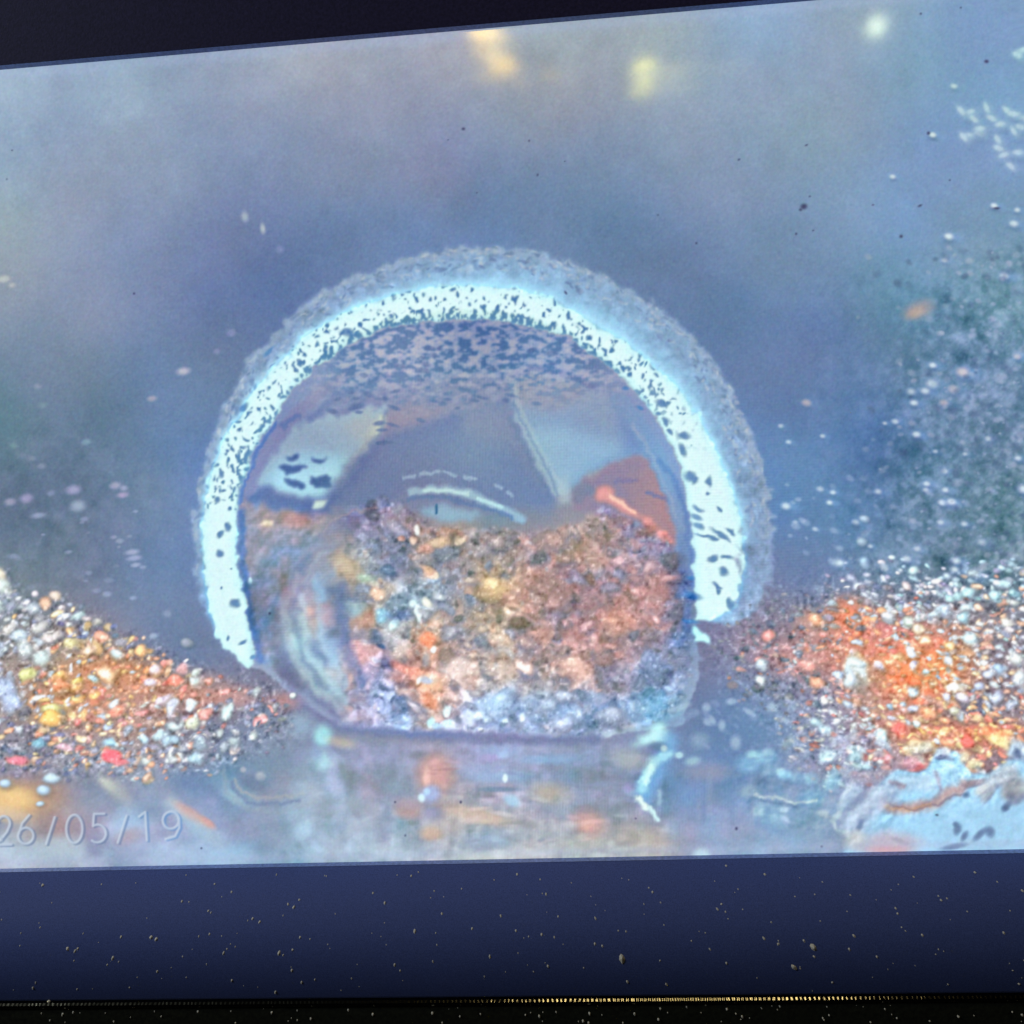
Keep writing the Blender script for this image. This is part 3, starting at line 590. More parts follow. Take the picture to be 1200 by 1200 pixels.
    for i in range(70):
        x = r.uniform(890, 1200); y = r.uniform(560, 690); s_ = r.uniform(1.2, 3.6)
        dab(x, y, s_*1.5, s_, r.uniform(0, 40), c3(160,182,208), r.uniform(0.15, 0.6), 0.6)
    for i in range(60):
        x = r.uniform(862, 905); y = r.uniform(600, 720); dab(x, y, r.uniform(2, 7), r.uniform(1.5, 3), r.uniform(30, 90), c3(140,158,196), r.uniform(.15, .5), .7)
    for i in range(46):
        x = r.uniform(-100, 170); y = 560+150*r.rand()**0.7; s_ = r.uniform(1.2, 3.2)
        dab(x, y, s_*1.7, s_, -5, c3(150,162,196), r.uniform(0.2, 0.7), 0.6)
    for x, y, a, b, cc in [(86,574,8,5,(170,176,212)),(91,593,8,6,(160,180,205)),(31,584,7,5,(164,164,200)),(12,588,6,4,(160,164,190)),(135,569,6,4,(160,164,195)),(144,580,6,3,(165,160,195)),(60,578,4,3,(130,140,175)),(145,572,4,3,(150,158,190)),(49,546,5,3,(125,138,165)),(37,537,5,3,(120,130,158)),
                           (101,518,5,3,(130,158,178)),(215,435,7,4,(196,196,216)),(178,467,5,3,(172,168,190)),(155,647,8,3,(160,170,205)),(157,654,8,3,(156,166,205)),(159,662,5,2.5,(160,172,205)),(45,604,8,3,(150,165,195)),(80,647,4,2,(130,142,178)),(4,327,8,4,(190,196,206)),(14,334,4,3,(180,182,196)),
                           (254,412,4,3,(128,136,180)),(271,390,5,4,(132,140,188)),(196,719,5,4,(120,128,160)),(180,745,5,3,(146,158,184)),(287,254,4,6,(176,194,222)),(308,268,3,6,(186,204,226)),(328,292,4,4,(130,146,196)),(44,453,4,3,(135,145,170)),(50,475,5,3,(118,140,155)),(16,522,4,3,(110,135,150))]:
        dab(x, y, a, b, -8, c3(*cc), .8, .7)
    # white crust at the upper right
    crust = [(1138,133),(1143,141),(1136,160),(1131,162),(1150,158),(1158,128),(1164,140),(1174,147),(1182,131),(1190,135),(1171,165),(1172,175),(1178,183),(1186,196),(1195,180),(1190,155),(1198,150),(1200,60),(1194,66),(1150,152),(1128,131),(1205,140),(1210,165),(1215,150)]
    for i, (x, y) in enumerate(crust):
        an = (i*53) % 90-20
        dab(x+3, y+6, 9, 4, an, c3(92,112,158), .3, .8); dab(x, y, 10, 5.5, an, c3(150,180,214), .6, .7); dab(x-2, y-1.5, 6, 3, an, c3(184,208,234), .7, .6)
    # ---- water, reflections and foam at the bottom
    m_w = sstep(858, 880, YY)*(1-sstep(775, 800, XX))*sstep(330, 380, XX)
    tw = fbm(10, 701, 3, 34); tw2 = fbm(18, 721, 3, 8)
    IMG *= (1+m_w*(0.028*tw+0.022*tw2))[..., None]
    m_b = sstep(880, 910, YY); IMG *= (1+m_b*0.035*fbm(28, 741, 4, 20))[..., None]; IMG[..., 0] += m_b*0.018*fbm(40, 761, 3)
    for x, y, a, b, an, cc, al, so in [
        (378,862,11,13,0,(170,226,242),.95,.6),(378,892,12,12,0,(166,206,226),.85,.7),(354,850,14,13,0,(156,186,212),.75,.8),(400,870,16,6,10,(206,196,180),.6,.8),(356,915,14,22,0,(140,160,184),.5,.9),
        (440,888,26,10,-10,(160,160,196),.5,.8),(420,955,18,22,20,(158,170,196),.5,.9),(350,955,14,22,35,(160,182,206),.6,.8),(510,906,18,20,0,(222,158,138),.75,.8),(500,912,4,12,0,(236,190,178),.7,.7),(505,930,11,10,-30,(166,180,224),.85,.6),(494,935,4,5,0,(206,226,246),.9,.6),(500,928,4,4,0,(190,210,240),.8,.6),
        (478,950,14,8,0,(204,156,150),.6,.8),(508,952,12,10,0,(130,136,172),.6,.8),(506,977,12,8,0,(204,170,152),.75,.8),(432,965,12,22,10,(176,180,200),.4,.8),(450,975,10,18,10,(140,150,180),.5,.8),(530,965,20,12,0,(188,176,178),.5,.9),(560,955,36,8,12,(206,176,160),.7,.8),(572,985,30,12,0,(140,160,190),.6,.8),
        (588,880,22,7,0,(150,176,218),.6,.7),(590,910,30,6,0,(150,180,214),.7,.7),(584,925,22,3,0,(96,118,146),.6,.6),(600,938,10,7,30,(176,206,236),.8,.6),(592,912,3,5,0,(206,226,246),.9,.5),(560,905,20,10,0,(156,176,216),.5,.8),(655,890,24,6,0,(140,168,208),.6,.8),(624,890,18,5,0,(150,182,220),.6,.7),(690,885,18,12,0,(140,156,196),.4,.9),
        (645,930,22,12,10,(204,180,160),.6,.8),(660,945,8,18,0,(176,180,200),.6,.8),(690,965,18,14,20,(216,164,156),.8,.8),(688,968,8,6,0,(224,170,150),.6,.8),(720,925,22,16,30,(132,132,162),.5,.8),(718,940,5,8,0,(168,168,196),.6,.7),(640,980,30,14,0,(172,178,190),.6,.9),(750,985,30,14,10,(200,186,180),.6,.9),(690,990,30,10,0,(196,186,184),.6,.9),
        (610,1000,40,8,0,(196,200,206),.5,.9),(455,1000,60,10,0,(176,192,214),.6,.9),(560,1003,30,6,0,(196,198,198),.7,.8),
        # left bottom
        (12,935,38,17,5,(244,190,98),.95,.8),(22,934,22,9,5,(250,204,120),.8,.8),(0,945,30,12,5,(250,200,120),.7,.8),(55,928,18,14,0,(186,150,120),.6,.9),(10,955,30,8,10,(226,206,180),.6,.8),(135,925,22,9,45,(196,200,200),.7,.8),(125,918,10,6,40,(206,212,206),.6,.8),(150,965,22,20,30,(184,206,236),.8,.8),
        (140,900,30,8,0,(132,136,162),.5,.8),(205,945,16,8,45,(196,204,222),.7,.8),(225,955,22,6,35,(220,170,160),.8,.7),(243,964,10,4,35,(228,156,140),.8,.7),(236,972,28,9,35,(184,206,222),.6,.8),(192,925,9,10,0,(150,152,176),.7,.7),(225,915,30,14,10,(88,104,150),.6,.8),(280,930,34,10,30,(150,184,206),.6,.8),(275,935,14,6,30,(172,204,224),.7,.8),
        (50,1000,50,12,0,(186,214,236),.8,.9),(70,990,26,10,0,(190,210,226),.7,.9),(110,995,10,18,0,(146,152,186),.6,.9),(160,985,22,14,-10,(190,180,204),.6,.9),(150,980,14,8,-20,(190,164,172),.6,.8),(210,1000,40,14,0,(186,202,230),.7,.9),(270,1005,30,10,0,(170,196,226),.7,.9),(280,1000,14,9,0,(160,192,222),.7,.8),
        (305,910,6,5,0,(196,206,216),.9,.5),(285,902,3.5,3.5,0,(180,186,200),.8,.5),(300,918,20,9,0,(80,92,130),.55,.8),(360,938,40,9,20,(150,160,180),.3,.9),(85,905,12,5,0,(128,132,168),.5,.8),(380,985,50,14,0,(160,178,204),.5,.9)]:
        dab(x, y, a, b, an, c3(*cc), al*0.85, so)
    stroke([(276,915),(283,928),(300,935),(330,934),(355,930)], 4, c3(160,164,176), 2.5, 0.8); stroke([(272,918),(280,934),(300,942),(330,942),(350,938)], 4, c3(104,112,150), 2.5, 0.7)
    stroke([(262,905),(268,930),(290,948),(330,952),(370,940)], 4, c3(146,158,176), 3, 0.5)
    for x, y, a, b, an in [(51,926,8,6,0),(61,913,10,5,-5),(6,918,7,5,0),(47,942,5,3,-10)]: pebble(x, y, a, b, an, c3(196,216,236), .4, .1)
    r = np.random.RandomState(141)
    for i in range(150):                                              # pale wisps and broken reflections
        x = r.uniform(330, 770); y = r.uniform(875, 1005); b_ = IMG[int(y-CY0), int(x-CX0)]
        col = b_*r.choice([0.86, 1.12], p=[.4, .6])+r.uniform(-.02, .02, 3)
        dab(x, y, r.uniform(4, 14), r.uniform(3, 12) if x < 480 else r.uniform(1.5, 5), r.uniform(20, 70) if x < 450 else r.uniform(-12, 12), np.clip(col, 0, 1), r.uniform(.25, .6), .7)
    # right bottom: glare tongue, foam and crust
    poly([(732,872),(755,863),(772,846),(780,856),(790,862),(782,872),(765,872),(740,874)], c3(190,236,248), 3.5, 0.95, 3)
    stroke([(786,868),(776,888),(766,905),(756,930)], 20, c3(126,172,216), 9, 0.8)
    stroke([(782,884),(765,892),(757,905),(752,925)], 11, c3(164,210,236), 5, 0.85); stroke([(765,895),(756,915)], 7, c3(196,232,244), 4, 0.8)
    stroke([(748,937),(758,947)], 7, c3(206,224,232), 3, 0.9); stroke([(763,945),(770,960)], 6, c3(190,214,230), 2.5, 0.9); stroke([(772,928),(774,940)], 5, c3(160,190,216), 2.5, 0.7)
    dab(740,890,22,12,10,c3(190,196,196),.55,.9); dab(772,875,9,5,0,c3(90,110,140),.6,.7); dab(778,877,4,4,0,c3(170,200,220),.9,.5)
    dab(796,885,5,4,0,c3(176,214,234),.9,.5); dab(812,892,9,5,-10,c3(160,196,216),.8,.6); dab(820,868,10,8,0,c3(150,176,200),.6,.8); dab(830,905,26,9,0,c3(150,150,172),.6,.9)
    stroke([(790,848),(815,835)], 8, c3(130,150,186), 4, 0.7)
    for x, y, a, b, an, cc in [(878,896,14,11,0,(140,186,222)),(896,888,14,8,0,(150,200,230)),(882,884,7,5,0,(176,222,240)),(900,882,7,5,0,(160,196,220)),(903,904,10,9,0,(140,176,206)),(915,905,5,5,0,(190,226,242)),(920,908,8,6,0,(150,200,232)),(935,912,9,7,0,(150,196,226)),(949,914,9,7,0,(160,202,228)),(972,921,9,8,0,(156,196,222)),
                               (978,912,7,12,30,(160,200,228)),(950,935,14,10,0,(140,180,210)),(878,928,12,8,0,(150,176,196)),(900,955,20,15,20,(150,184,210)),(888,952,9,6,0,(170,200,216)),(918,949,5,4,0,(190,214,236)),(920,961,6,4,30,(190,206,236)),(924,842+30,10,6,-40,(140,160,180))]:
        dab(x, y, a, b, an, c3(*cc), .75, .6); dab(x+2, y+b, a, b*0.4, an, c3(92,112,152), .25, .8)
    stroke([(887,932),(905,934),(920,937),(930,942),(955,938)], 4, c3(190,208,220), 2, 0.8); stroke([(890,938),(915,941),(935,947)], 3, c3(92,104,140), 2, 0.6)
    r = np.random.RandomState(131)
    for x, y, a, b, an in [(835,844,6,3,60),(828,829,5,5,0),(829,846,5,4,30),(878,834,7,3,30),(846,850,4,6,0),(919,844,9,4,0),(905,828,6,5,0),(857,822,6,4,0),(862,870,6,8,0),(795,830,14,4,-20),(928,829,4,3,0)]: dab(x, y, a, b, an, c3(158,182,210), .8, .6)
    for i in range(70):
        x = r.uniform(810, 950); y = r.uniform(770, 880); dab(x, y, r.uniform(2, 6), r.uniform(1.4, 3), r.uniform(20, 60), c3(140,158,196), r.uniform(.15, .5), .7)
    for i in range(26):
        x = r.uniform(800, 960); y = r.uniform(900, 960); dab(x, y, r.uniform(2, 4), r.uniform(9, 22), 0, c3(150,160,186) if i % 2 else c3(96,112,158), r.uniform(.1, .35), .9)
    # white crust, lower right
    m = Z(MUD, 2, 2)
    M = np.ones(IMG.shape, np.float32)*c3(170,216,252); M *= (1+0.014*fbm(30, 801, 4)+0.01*fbm(8, 811, 2))[..., None]
    IMG += (M-IMG)*m[..., None]
    poly([(1040,915),(1050,908),(1085,905),(1095,918),(1100,928),(1060,928),(1042,922)], c3(184,212,240), 3, .8)
    stroke([(1035,942),(1050,947),(1075,945),(1095,942),(1115,928),(1135,918)], 13, c3(190,170,178), 6, 0.85)
    stroke([(1040,946),(1065,948),(1090,945)], 4, c3(206,180,160), 2.5, 0.8); stroke([(1033,938),(1048,945),(1075,949),(1100,943),(1125,930)], 2.5, c3(140,130,150), 1.5, 0.6)
    stroke([(1045,918),(1060,922)], 5, c3(150,130,150), 3, 0.7); stroke([(1095,906),(1103,926)], 5, c3(168,160,190), 3, 0.6)
    stroke([(1040,930),(1018,948),(1000,970)], 26, c3(176,194,226), 9, 0.85); stroke([(1030,925),(1012,945),(996,962)], 12, c3(196,212,238), 6, 0.7)
    stroke([(1004,922),(992,935),(980,950)], 18, c3(170,190,222), 7, 0.85); stroke([(1013,962),(1006,972)], 5, c3(108,124,160), 3, 0.6)
    stroke([(998,918),(990,930),(984,945)], 7, c3(196,210,232), 3, 0.7)
    stroke([(985,952),(975,962),(982,972),(992,976)], 6, c3(190,206,222), 3, 0.8); dab(965,954,8,4,20,c3(176,190,206),.7,.6)
    dab(1002,985,14,11,0,c3(206,212,218),.8,.6); dab(985,985,8,10,0,c3(140,152,176),.5,.8)
    poly([(1020,978),(1040,972),(1065,980),(1090,990),(1040,1000),(1015,996)], c3(204,190,210), 5, 0.8); dab(1040,995,26,5,0,c3(222,176,190),.7,.8); dab(1055,986,10,3,20,c3(150,150,176),.4,.8)
    for x, y, a, b, an in [(1122,972,4,6,20),(1120,966,3,3,0),(1148,978,9,3.5,-45),(1160,975,5,6,-30),(1130,980,6,3,-60),(1118,992,14,3,-10),(1180,945,7,3,-50),(1178,947,4,3,0),(1132,932,4,3,0)]: dab(x, y, a, b, an, c3(84,100,140), .65, .7)
    for x, y, a, b, an, cc in [(1075,893,9,8,0,(200,204,206)),(1070,878,10,6,0,(204,200,196)),(1082,874,9,6,0,(206,204,200)),(1105,884,10,7,-10,(200,216,240)),(1103,889,8,3,0,(110,124,166)),(1075,900,10,4,-10,(234,110,84)),(1068,894,10,7,0,(206,160,176)),(1130,888,8,7,20,(206,200,186)),(1143,896,7,6,20,(210,206,180)),
                               (1193,878,13,12,0,(186,206,230)),(1192,883,5,5,0,(88,104,146)),(1180,907,14,12,0,(186,198,216)),(1165,915,14,8,-20,(182,196,218)),(1190,925,16,14,-30,(176,186,200)),(1185,925,8,12,40,(150,160,176)),(1150,925,10,6,-40,(196,206,218)),(1140,918,14,4,-20,(140,132,150)),(1158,930,12,5,-50,(172,186,206)),
                               (1002,880,9,5,0,(190,212,232)),(1002,879,6,4,0,(196,220,240)),(1004,888,8,5,0,(176,210,232)),(1012,897,12,5,5,(170,204,226)),(972,884,12,9,0,(184,206,232)),(968,888,9,7,0,(190,220,242)),(985,870,13,9,0,(170,180,214)),(1000,862,8,6,0,(170,180,206)),(1024,909,5,4,0,(196,204,220)),(995,905,9,9,0,(176,190,216)),
                               (1035,872,9,7,30,(200,214,236)),(1020,862,6,4,0,(196,200,226)),(1028,885,8,4,0,(190,180,196)),(1015,912,18,8,0,(150,146,172))]:
        dab(x, y, a, b, an, c3(*cc), .85, .5); dab(x+2, y+b*0.9, a*0.9, b*0.35, an, c3(92,96,132), .3, .8)
    dab(822,1003,10,9,0,c3(184,214,232),.95,.5)

    # lumpy relief where the crust and the foam stand up, lit from the upper left
    hh = fbm(17, 1501, 3); em = np.roll(hh, (3, 3), (0, 1))-hh
    foam = blur(np.clip(inside([(858,888),(905,872),(960,900),(985,862),(1030,850),(1080,885),(1130,900),(1200,868),(1430,860),(1430,935),(1150,945),(1060,965),(990,1000),(930,965),(870,960)], XX, YY), 0, 1).astype(np.float32), 9)
    IMG += (foam*np.clip(-em, -1.2, 1.2)*0.055)[..., None]*np.array([1, .95, .85], np.float32)
    fl = blur(inside([(322,790),(318,740),(330,700),(350,672),(380,632),(420,606),(430,700),(420,780),(450,845),(395,838)], XX, YY).astype(np.float32), 9)
    IMG += (fl*np.clip(-em, -1.2, 1.2)*0.022)[..., None]
    bl_ = blur(inside([(288,592),(330,600),(385,600),(372,632),(340,675),(322,720),(318,780),(300,770),(286,700),(280,640)], XX, YY).astype(np.float32), 4)
    IMG *= (1+bl_*(0.055*fbm(14, 1601, 3)-0.09*np.clip(em, -1.2, 1.2)))[..., None]; hb = fbm(24, 1611, 2); IMG[..., 0] += bl_*hb*0.03; IMG[..., 2] -= bl_*hb*0.02
    # stones are not ellipses: push the paint about a little
    mk = np.clip(m_l+m_r*0.9+m_ball*0.8+0.8*m_rim, 0, 1)[..., None]
    dx = (fbm(15, 1201, 1)*1.9+fbm(7, 1205, 1)*0.7)*mk[..., 0]; dy = (fbm(15, 1211, 1)*1.7+fbm(7, 1215, 1)*0.7)*mk[..., 0]
    dx = dx-0.35*m_rim*dx+m_rim*fbm(5, 1221, 1)*0.5; dy = dy-0.35*m_rim*dy+m_rim*fbm(5, 1225, 1)*0.5
    fx = np.clip(XX-CX0+dx, 0, CW-2); fy = np.clip(YY-CY0+dy, 0, CH-2); ix = fx.astype(int); iy = fy.astype(int); tx = (fx-ix)[..., None]; ty = (fy-iy)[..., None]
    IMG = (IMG[iy, ix]*(1-tx)+IMG[iy, ix+1]*tx)*(1-ty)+(IMG[iy+1, ix]*(1-tx)+IMG[iy+1, ix+1]*tx)*ty
    # tone of the camera head: its blacks are washed out
    L = IMG@np.array([.3, .59, .11], np.float32)*255
    Lt = np.interp(L, [0, 40, 60, 85, 102, 112, 125, 142, 168, 200, 255], [50, 74, 94, 116, 125, 131, 140, 149, 166, 198, 255])
    IMG += ((Lt-L)/255)[..., None]*np.array([.78, 1.10, .86], np.float32)
    hib = sstep(145, 190, L)*(1-sstep(205, 235, L)); IMG[..., 2] -= 0.02*hib
    # the rubble is crisp: lift its local contrast, a little less in gravel, water and wall
    lo_ = blur(IMG, 7); gain = 0.28*m_in*(1-m_ball)*(1-gb)+0.42*m_ball*sstep(380, 445, XX)+0.25*m_l+0.28*m_r+0.40*m_w+0.25*m_rim
    IMG += (IMG-lo_)*gain[..., None]
    soft_ = blur(IMG, 1.2); mz = np.maximum(np.clip(m_l+m_r+0.6*m_ball, 0, 1)*0.4, m_ball*(1-sstep(385, 430, XX))*0.9)[..., None]; IMG += (soft_-IMG)*mz
    sp3 = fbm(4.5, 1301, 2); IMG += (m_ball*sstep(400, 440, XX)*np.clip(sp3, -1.6, 1.9)*0.018)[..., None]
    w_ = np.clip(IMG[..., 0]-IMG[..., 2]-0.10, 0, 1)
    IMG[..., 2] += 0.40*w_; IMG[..., 1] += 0.10*w_; IMG[..., 0] -= 0.04*w_
    # settle the wall on its measured colours
    CAL = [(230,906,122,146,182),(910,985,148,175,208),(830,985,150,170,202),(70,1003,176,192,208),(200,1008,174,196,226),(120,925,150,160,182),(180,985,165,180,212),(960,975,145,172,200),(25,300,148,163,180),(150,200,142,158,184),(400,80,158,165,182),(400,200,130,145,174),(650,100,152,160,174),(700,230,112,138,170),(800,200,130,150,178),(860,330,105,133,170),
           (1000,70,141,163,188),(1150,50,126,158,197),(1100,250,122,153,188),(1165,400,112,145,175),(940,450,102,128,170),(1045,540,86,120,160),(1075,620,108,138,168),(950,630,105,136,178),
           (60,560,102,122,148),(130,450,106,130,158),(300,300,104,123,164),(105,640,112,129,156),(210,500,106,135,174),(60,130,147,167,193),(300,120,148,160,185),(100,350,136,150,178),
           (200,600,114,140,177),(900,100,143,163,188),(916,550,104,142,188),(480,275,111,137,178),(190,725,118,137,170),(250,350,105,125,168),(1000,400,100,130,170),(60,480,110,132,158),
           (550,200,122,138,172),(845,880,112,142,184),(900,840,115,145,185),(285,860,125,140,168)]
    CALI = [(322,562,160,202,228),(520,474,135,150,180),(650,454,145,160,188),(320,644,148,162,186),(350,504,142,163,190),(785,544,135,166,206),(410,444,130,152,188),(620,540,122,142,175),(590,885,165,180,220),(590,995,182,193,205),(390,946,160,178,200),(560,400,125,143,182),(470,430,128,147,185),(312,700,128,138,164),(385,470,132,148,184),(700,440,138,152,184),(460,560,114,128,166),(770,600,172,142,152),(700,470,142,158,188),(555,520,125,148,178),(485,547,120,135,168),(420,577,112,130,165),(690,525,145,180,212),(345,520,150,172,198),(540,460,136,148,178),(750,562,155,138,158),(300,800,135,138,168),(660,925,165,170,182),(450,930,150,160,182),(470,862,140,152,186)]
    def resid(lst):
        o = []
        for x, y, r_, g_, b_ in lst:
            iy, ix = int(y-CY0), int(x-CX0); q = np.median(IMG[iy-9:iy+10, ix-9:ix+10].reshape(-1, 3), axis=0)*255
            o.append((x, y, r_-q[0], g_-q[1], b_-q[2]))
        return field(o, 3.0)
    mi = np.maximum(blur(m_in, 2), m_w)
    keep = (1-np.clip(m_l+m_r, 0, 1)*0.8)*(1-m_rim)*(1-blur(np.clip(Z(MUD)+0, 0, 1), 4))*(1-mi)
    R1 = resid(CAL); R2 = resid(CALI)
    IMG += R1*keep[..., None]+R2*(mi*(1-0.85*m_ball)*(1-gb))[..., None]
    ob = []
    for x, y, r_, g_, b_ in IN:
        if not inside(BALL, np.array([[x]]), np.array([[y]]))[0, 0]: continue
        iy, ix = int(y-CY0), int(x-CX0); w_ = 20 if x > 505 else 9
        q = IMG[iy-w_:iy+w_+1, ix-w_:ix+w_+1].reshape(-1, 3).mean(0)*255; ob.append((x, y, r_+2-q[0], g_+4-q[1], b_+4-q[2]))
    IMG += field(ob, 3.0)*(m_ball*(1-gb)*0.9)[..., None]
    # glisten: small lights and darks over rubble and gravel
    gz_ = fbm(4.2, 1401, 2); gq = np.clip(m_l+m_r, 0, 1)
    for ox, oy, oa, ob_, k_ in [(1062,790,62,42,1.0),(995,722,26,22,1.0),(985,760,50,26,.5),(1105,770,40,34,.7),(1080,860,60,22,.6),(1165,862,40,20,.8),(105,795,60,30,.7),(165,785,50,24,.6),(225,812,50,20,.5),(60,830,50,22,.6)]:
        tm = np.exp(-((XX-ox)/oa)**2-((YY-oy)/ob_)**2)*k_*gq; wb = 1-sstep(0.70, 0.88, IMG[..., 2])
        IMG += (tm*wb)[..., None]*np.array([0.075, -0.012, -0.12], np.float32)
    lift = gq*sstep(0.30, 0.62, IMG.mean(-1)); IMG += lift[..., None]*np.array([0.090, 0.080, 0.060], np.float32)
    IMG += (gq*(np.clip(gz_-0.5, 0, 2)*0.10-np.clip(-gz_-0.3, 0, 2)*0.075)+m_ball*sstep(395, 450, XX)*(np.clip(gz_-0.7, 0, 2)*0.07-np.clip(-gz_-0.6, 0, 2)*0.05))[..., None]
    # small black flecks
    for x, y, a, b, an in [(543,151,3,2.6,0),(620,165,1.6,2,0),(630,205,1.5,2.4,0),(525,164,1.2,1,0),(559,226,1.2,1,0),(662,189,1.2,1,0),(771,252,1.5,1.2,0),(942,242,6,5,-20),(938,246,3,2,20),(1078,241,4,2,-25),(1056,277,3,3,0),(1079,16,2,2,0),(1126,9,2,1.6,0),(1156,72,4,3,0),
                           (953,270,1.6,1.4,0),(866,187,2.4,1.6,-30),(945,170,3,1.5,-30),(949,230,2,1.5,0),(1023,240,2,1.2,0),(1113,211,1.8,1.4,0),(1168,244,6,2,0),(1088,156,3,3,0),(157,344,2,2,0),(14,176,1.6,1.2,20),(8,210,1.4,1.2,0),(463,40+900,2,2,0),(316,719,2.4,2.4,0),(863,971,2.6,3,0),(963,992,2,2,0),
                           (1098,955,3,2,20),(745,959,2,1.2,20),(540,940,2,2.6,0),(475,979,1.5,2,0),(663,343,4,2,55),(816,285,2,2,0),(933,274,2,2,0),(236,994,1.8,1.8,0)]:
        dab(x, y, a*0.6, b*0.6, an, c3(62,64,96), .7, .8)

    # clarity, as the camera head adds it
    IMG += (IMG-blur(IMG, 18))*(0.30*(1-gb)*(1-0.6*np.clip(m_l+m_r, 0, 1)))[..., None]
    # the brightest parts bloom
    br = np.clip(IMG-0.70, 0, 1)*np.clip(m_rim+blur(gb, 2), 0, 1)[..., None]
    IMG += (1-np.clip(gb*1.0, 0, 1))[..., None]*((blur(br, 4)*0.35+blur(br, 14)*0.45)@np.array([.3, .5, .2], np.float32))[..., None]*np.array([.62, 1.0, 1.15], np.float32)*1.3
    # ---- bright line along the bottom edge of the picture
    lipy = 1018-0.0192*XX
    IMG += (c3(176,190,222)-IMG)*((np.exp(-((YY-lipy+7)/5.0)**2))*0.35)[..., None]
    topy = 82-0.0854*XX
    IMG += (c3(168,186,220)-IMG)*((np.exp(-((YY-topy-6)/7.0)**2))*0.35)[..., None]

    # ---- pixel structure of the display and sensor grain
    r = np.random.RandomState(5)
    mo = np.exp(-(((XX-600)/230)**2+((YY-560)/190)**2))+np.exp(-(((XX-660)/200)**2+((YY-940)/80)**2))*1.2+0.18
    mh = np.exp(-(((XX-385)/90)**2+((YY-700)/170)**2))*1.3+np.exp(-(((XX-860)/120)**2+((YY-650)/150)**2))+np.exp(-(((XX-720)/120)**2+((YY-520)/120)**2))*0.8+0.12
    gv = np.sin((XX+0.02*YY)*2*np.pi/3.52)*(0.6+0.4*vnoise(6, 991)); gh = np.sin((YY+0.04*XX)*2*np.pi/3.6)*(0.7+0.3*vnoise(12, 993))
    IMG += (0.014*mo*gv+0.013*mh*gh)[..., None]
    gr = blur(r.randn(CH, CW).astype(np.float32), 0.7)*1.9
    IMG += (0.011*gr)[..., None]
    ch = blur(r.randn(CH, CW, 3).astype(np.float32), 1.0)*2.6
    IMG += 0.009*ch

    # ---- date in the corner (thin embossed figures)
    D = []
    def arc(cx, cy, rx, ry, a0, a1, n=14):
        return [(cx+rx*math.cos(math.radians(a0+(a1-a0)*i/n)), cy+ry*math.sin(math.radians(a0+(a1-a0)*i/n))) for i in range(n+1)]
    y0, y1 = 954.0, 988.0
    def two(x): return [arc(x+8, y0+9, 7.5, 8.5, 190, 380, 10)+[(x+12, y0+19), (x, y1), (x+17, y1)]]
    def zero(x): return [arc(x+10, (y0+y1)/2, 9.5, 16.5, 0, 360, 22)]
    def six(x): return [arc(x+9, y1-10, 9, 9.5, 0, 360, 18), [(x+13, y0), (x+5, y0+9), (x+0.6, y1-12)]]
    def five(x): return [[(x+15, y0), (x+3, y0), (x+2, y0+14)]+arc(x+7, y1-11, 10, 10.5, 250, 490, 12)]
    def one(x): return [[(x, y0+4), (x+7, y0-1), (x+9, y1-2)]]
    def nine(x): return [arc(x+10, y0+9, 9.5, 10, 0, 360, 18), [(x+19.5, y0+7), (x+20, y0+18), (x+15, y1-6), (x+4, y1-3)]]
    def slash(x): return [[(x+10, y0+3), (x, y1)]]
    D += two(-72)+zero(-48)+two(-4)+six(21)+slash(54)+zero(77)+five(107)+slash(138)+one(163)+nine(190)
    Dd = np.full(IMG.shape[:2], 1e9, np.float32); D2 = Dd.copy()
    s = win(-90, 940, 230, 1000)
    for pl in D:
        pl = [(a, b-0.019*(a-100)) for a, b in pl]
        Dd[s] = np.minimum(Dd[s], linedist(pl, XX[s], YY[s])); D2[s] = np.minimum(D2[s], linedist([(a+2.4, b+1.2) for a, b in pl], XX[s], YY[s]))
    bl = sstep(120, 200, XX)
    IMG += (c3(100,122,160)*(1-bl[..., None])+c3(96,146,206)*bl[..., None]-IMG)*((1-sstep(0.8, 2.6, D2))*0.55)[..., None]
    IMG += (c3(206,220,236)-IMG)*((1-sstep(0.6, 2.2, Dd))*0.72)[..., None]
    np.clip(IMG, 0.02, 1, out=IMG)

    # ---- which piece of the picture each point belongs to
    REG = np.zeros(IMG.shape[:2], np.int8)
    wat = inside([(-175,905),(0,905),(150,912),(240,905),(300,880),(345,862),(380,850),(560,866),(700,866),(740,862),(790,840),(850,790),(900,830),(940,905),(985,925),(990,1040),(-175,1040)], XX, YY); REG[wat] = 6
    REG[inside(RIM, XX, YY)] = 8
    REG[inside(INNER, XX, YY)] = 2
    REG[inside(LGRAV, XX, YY) & (REG != 2) & (REG != 8)] = 4
    REG[inside(RGRAV, XX, YY) & (REG != 2) & (REG != 8)] = 5
    REG[inside(BALL, XX, YY)] = 3
    REG[inside(GLO, XX, YY)] = 1
    REG[inside(MUD, XX, YY)] = 7
    REG[Dd < 2.6] = 9
    return IMG, REG

# ---------------------------------------------------------------- the monitor
IMG = REG = None
PIC, REGS = build_picture()

z_top = (at(0, 82).z + at(960, 0).z)/2
z_bot = (at(0, 1018).z + at(1200, 995).z)/2
x_left = at(-150, 600).x; x_right = at(1400, 600).x

monitor = empty("monitor", (0, 0.01, z_bot-0.047))
tag(monitor, "dark framed monitor whose bright screen shows a pipe inspection picture", "monitor")
monitor_inv = Matrix.Translation(-Vector(monitor.location))
def part(name, me, m, **kw):
    o = link(name, me, monitor, m); o.matrix_parent_inverse = monitor_inv; tag(o, **kw); return o

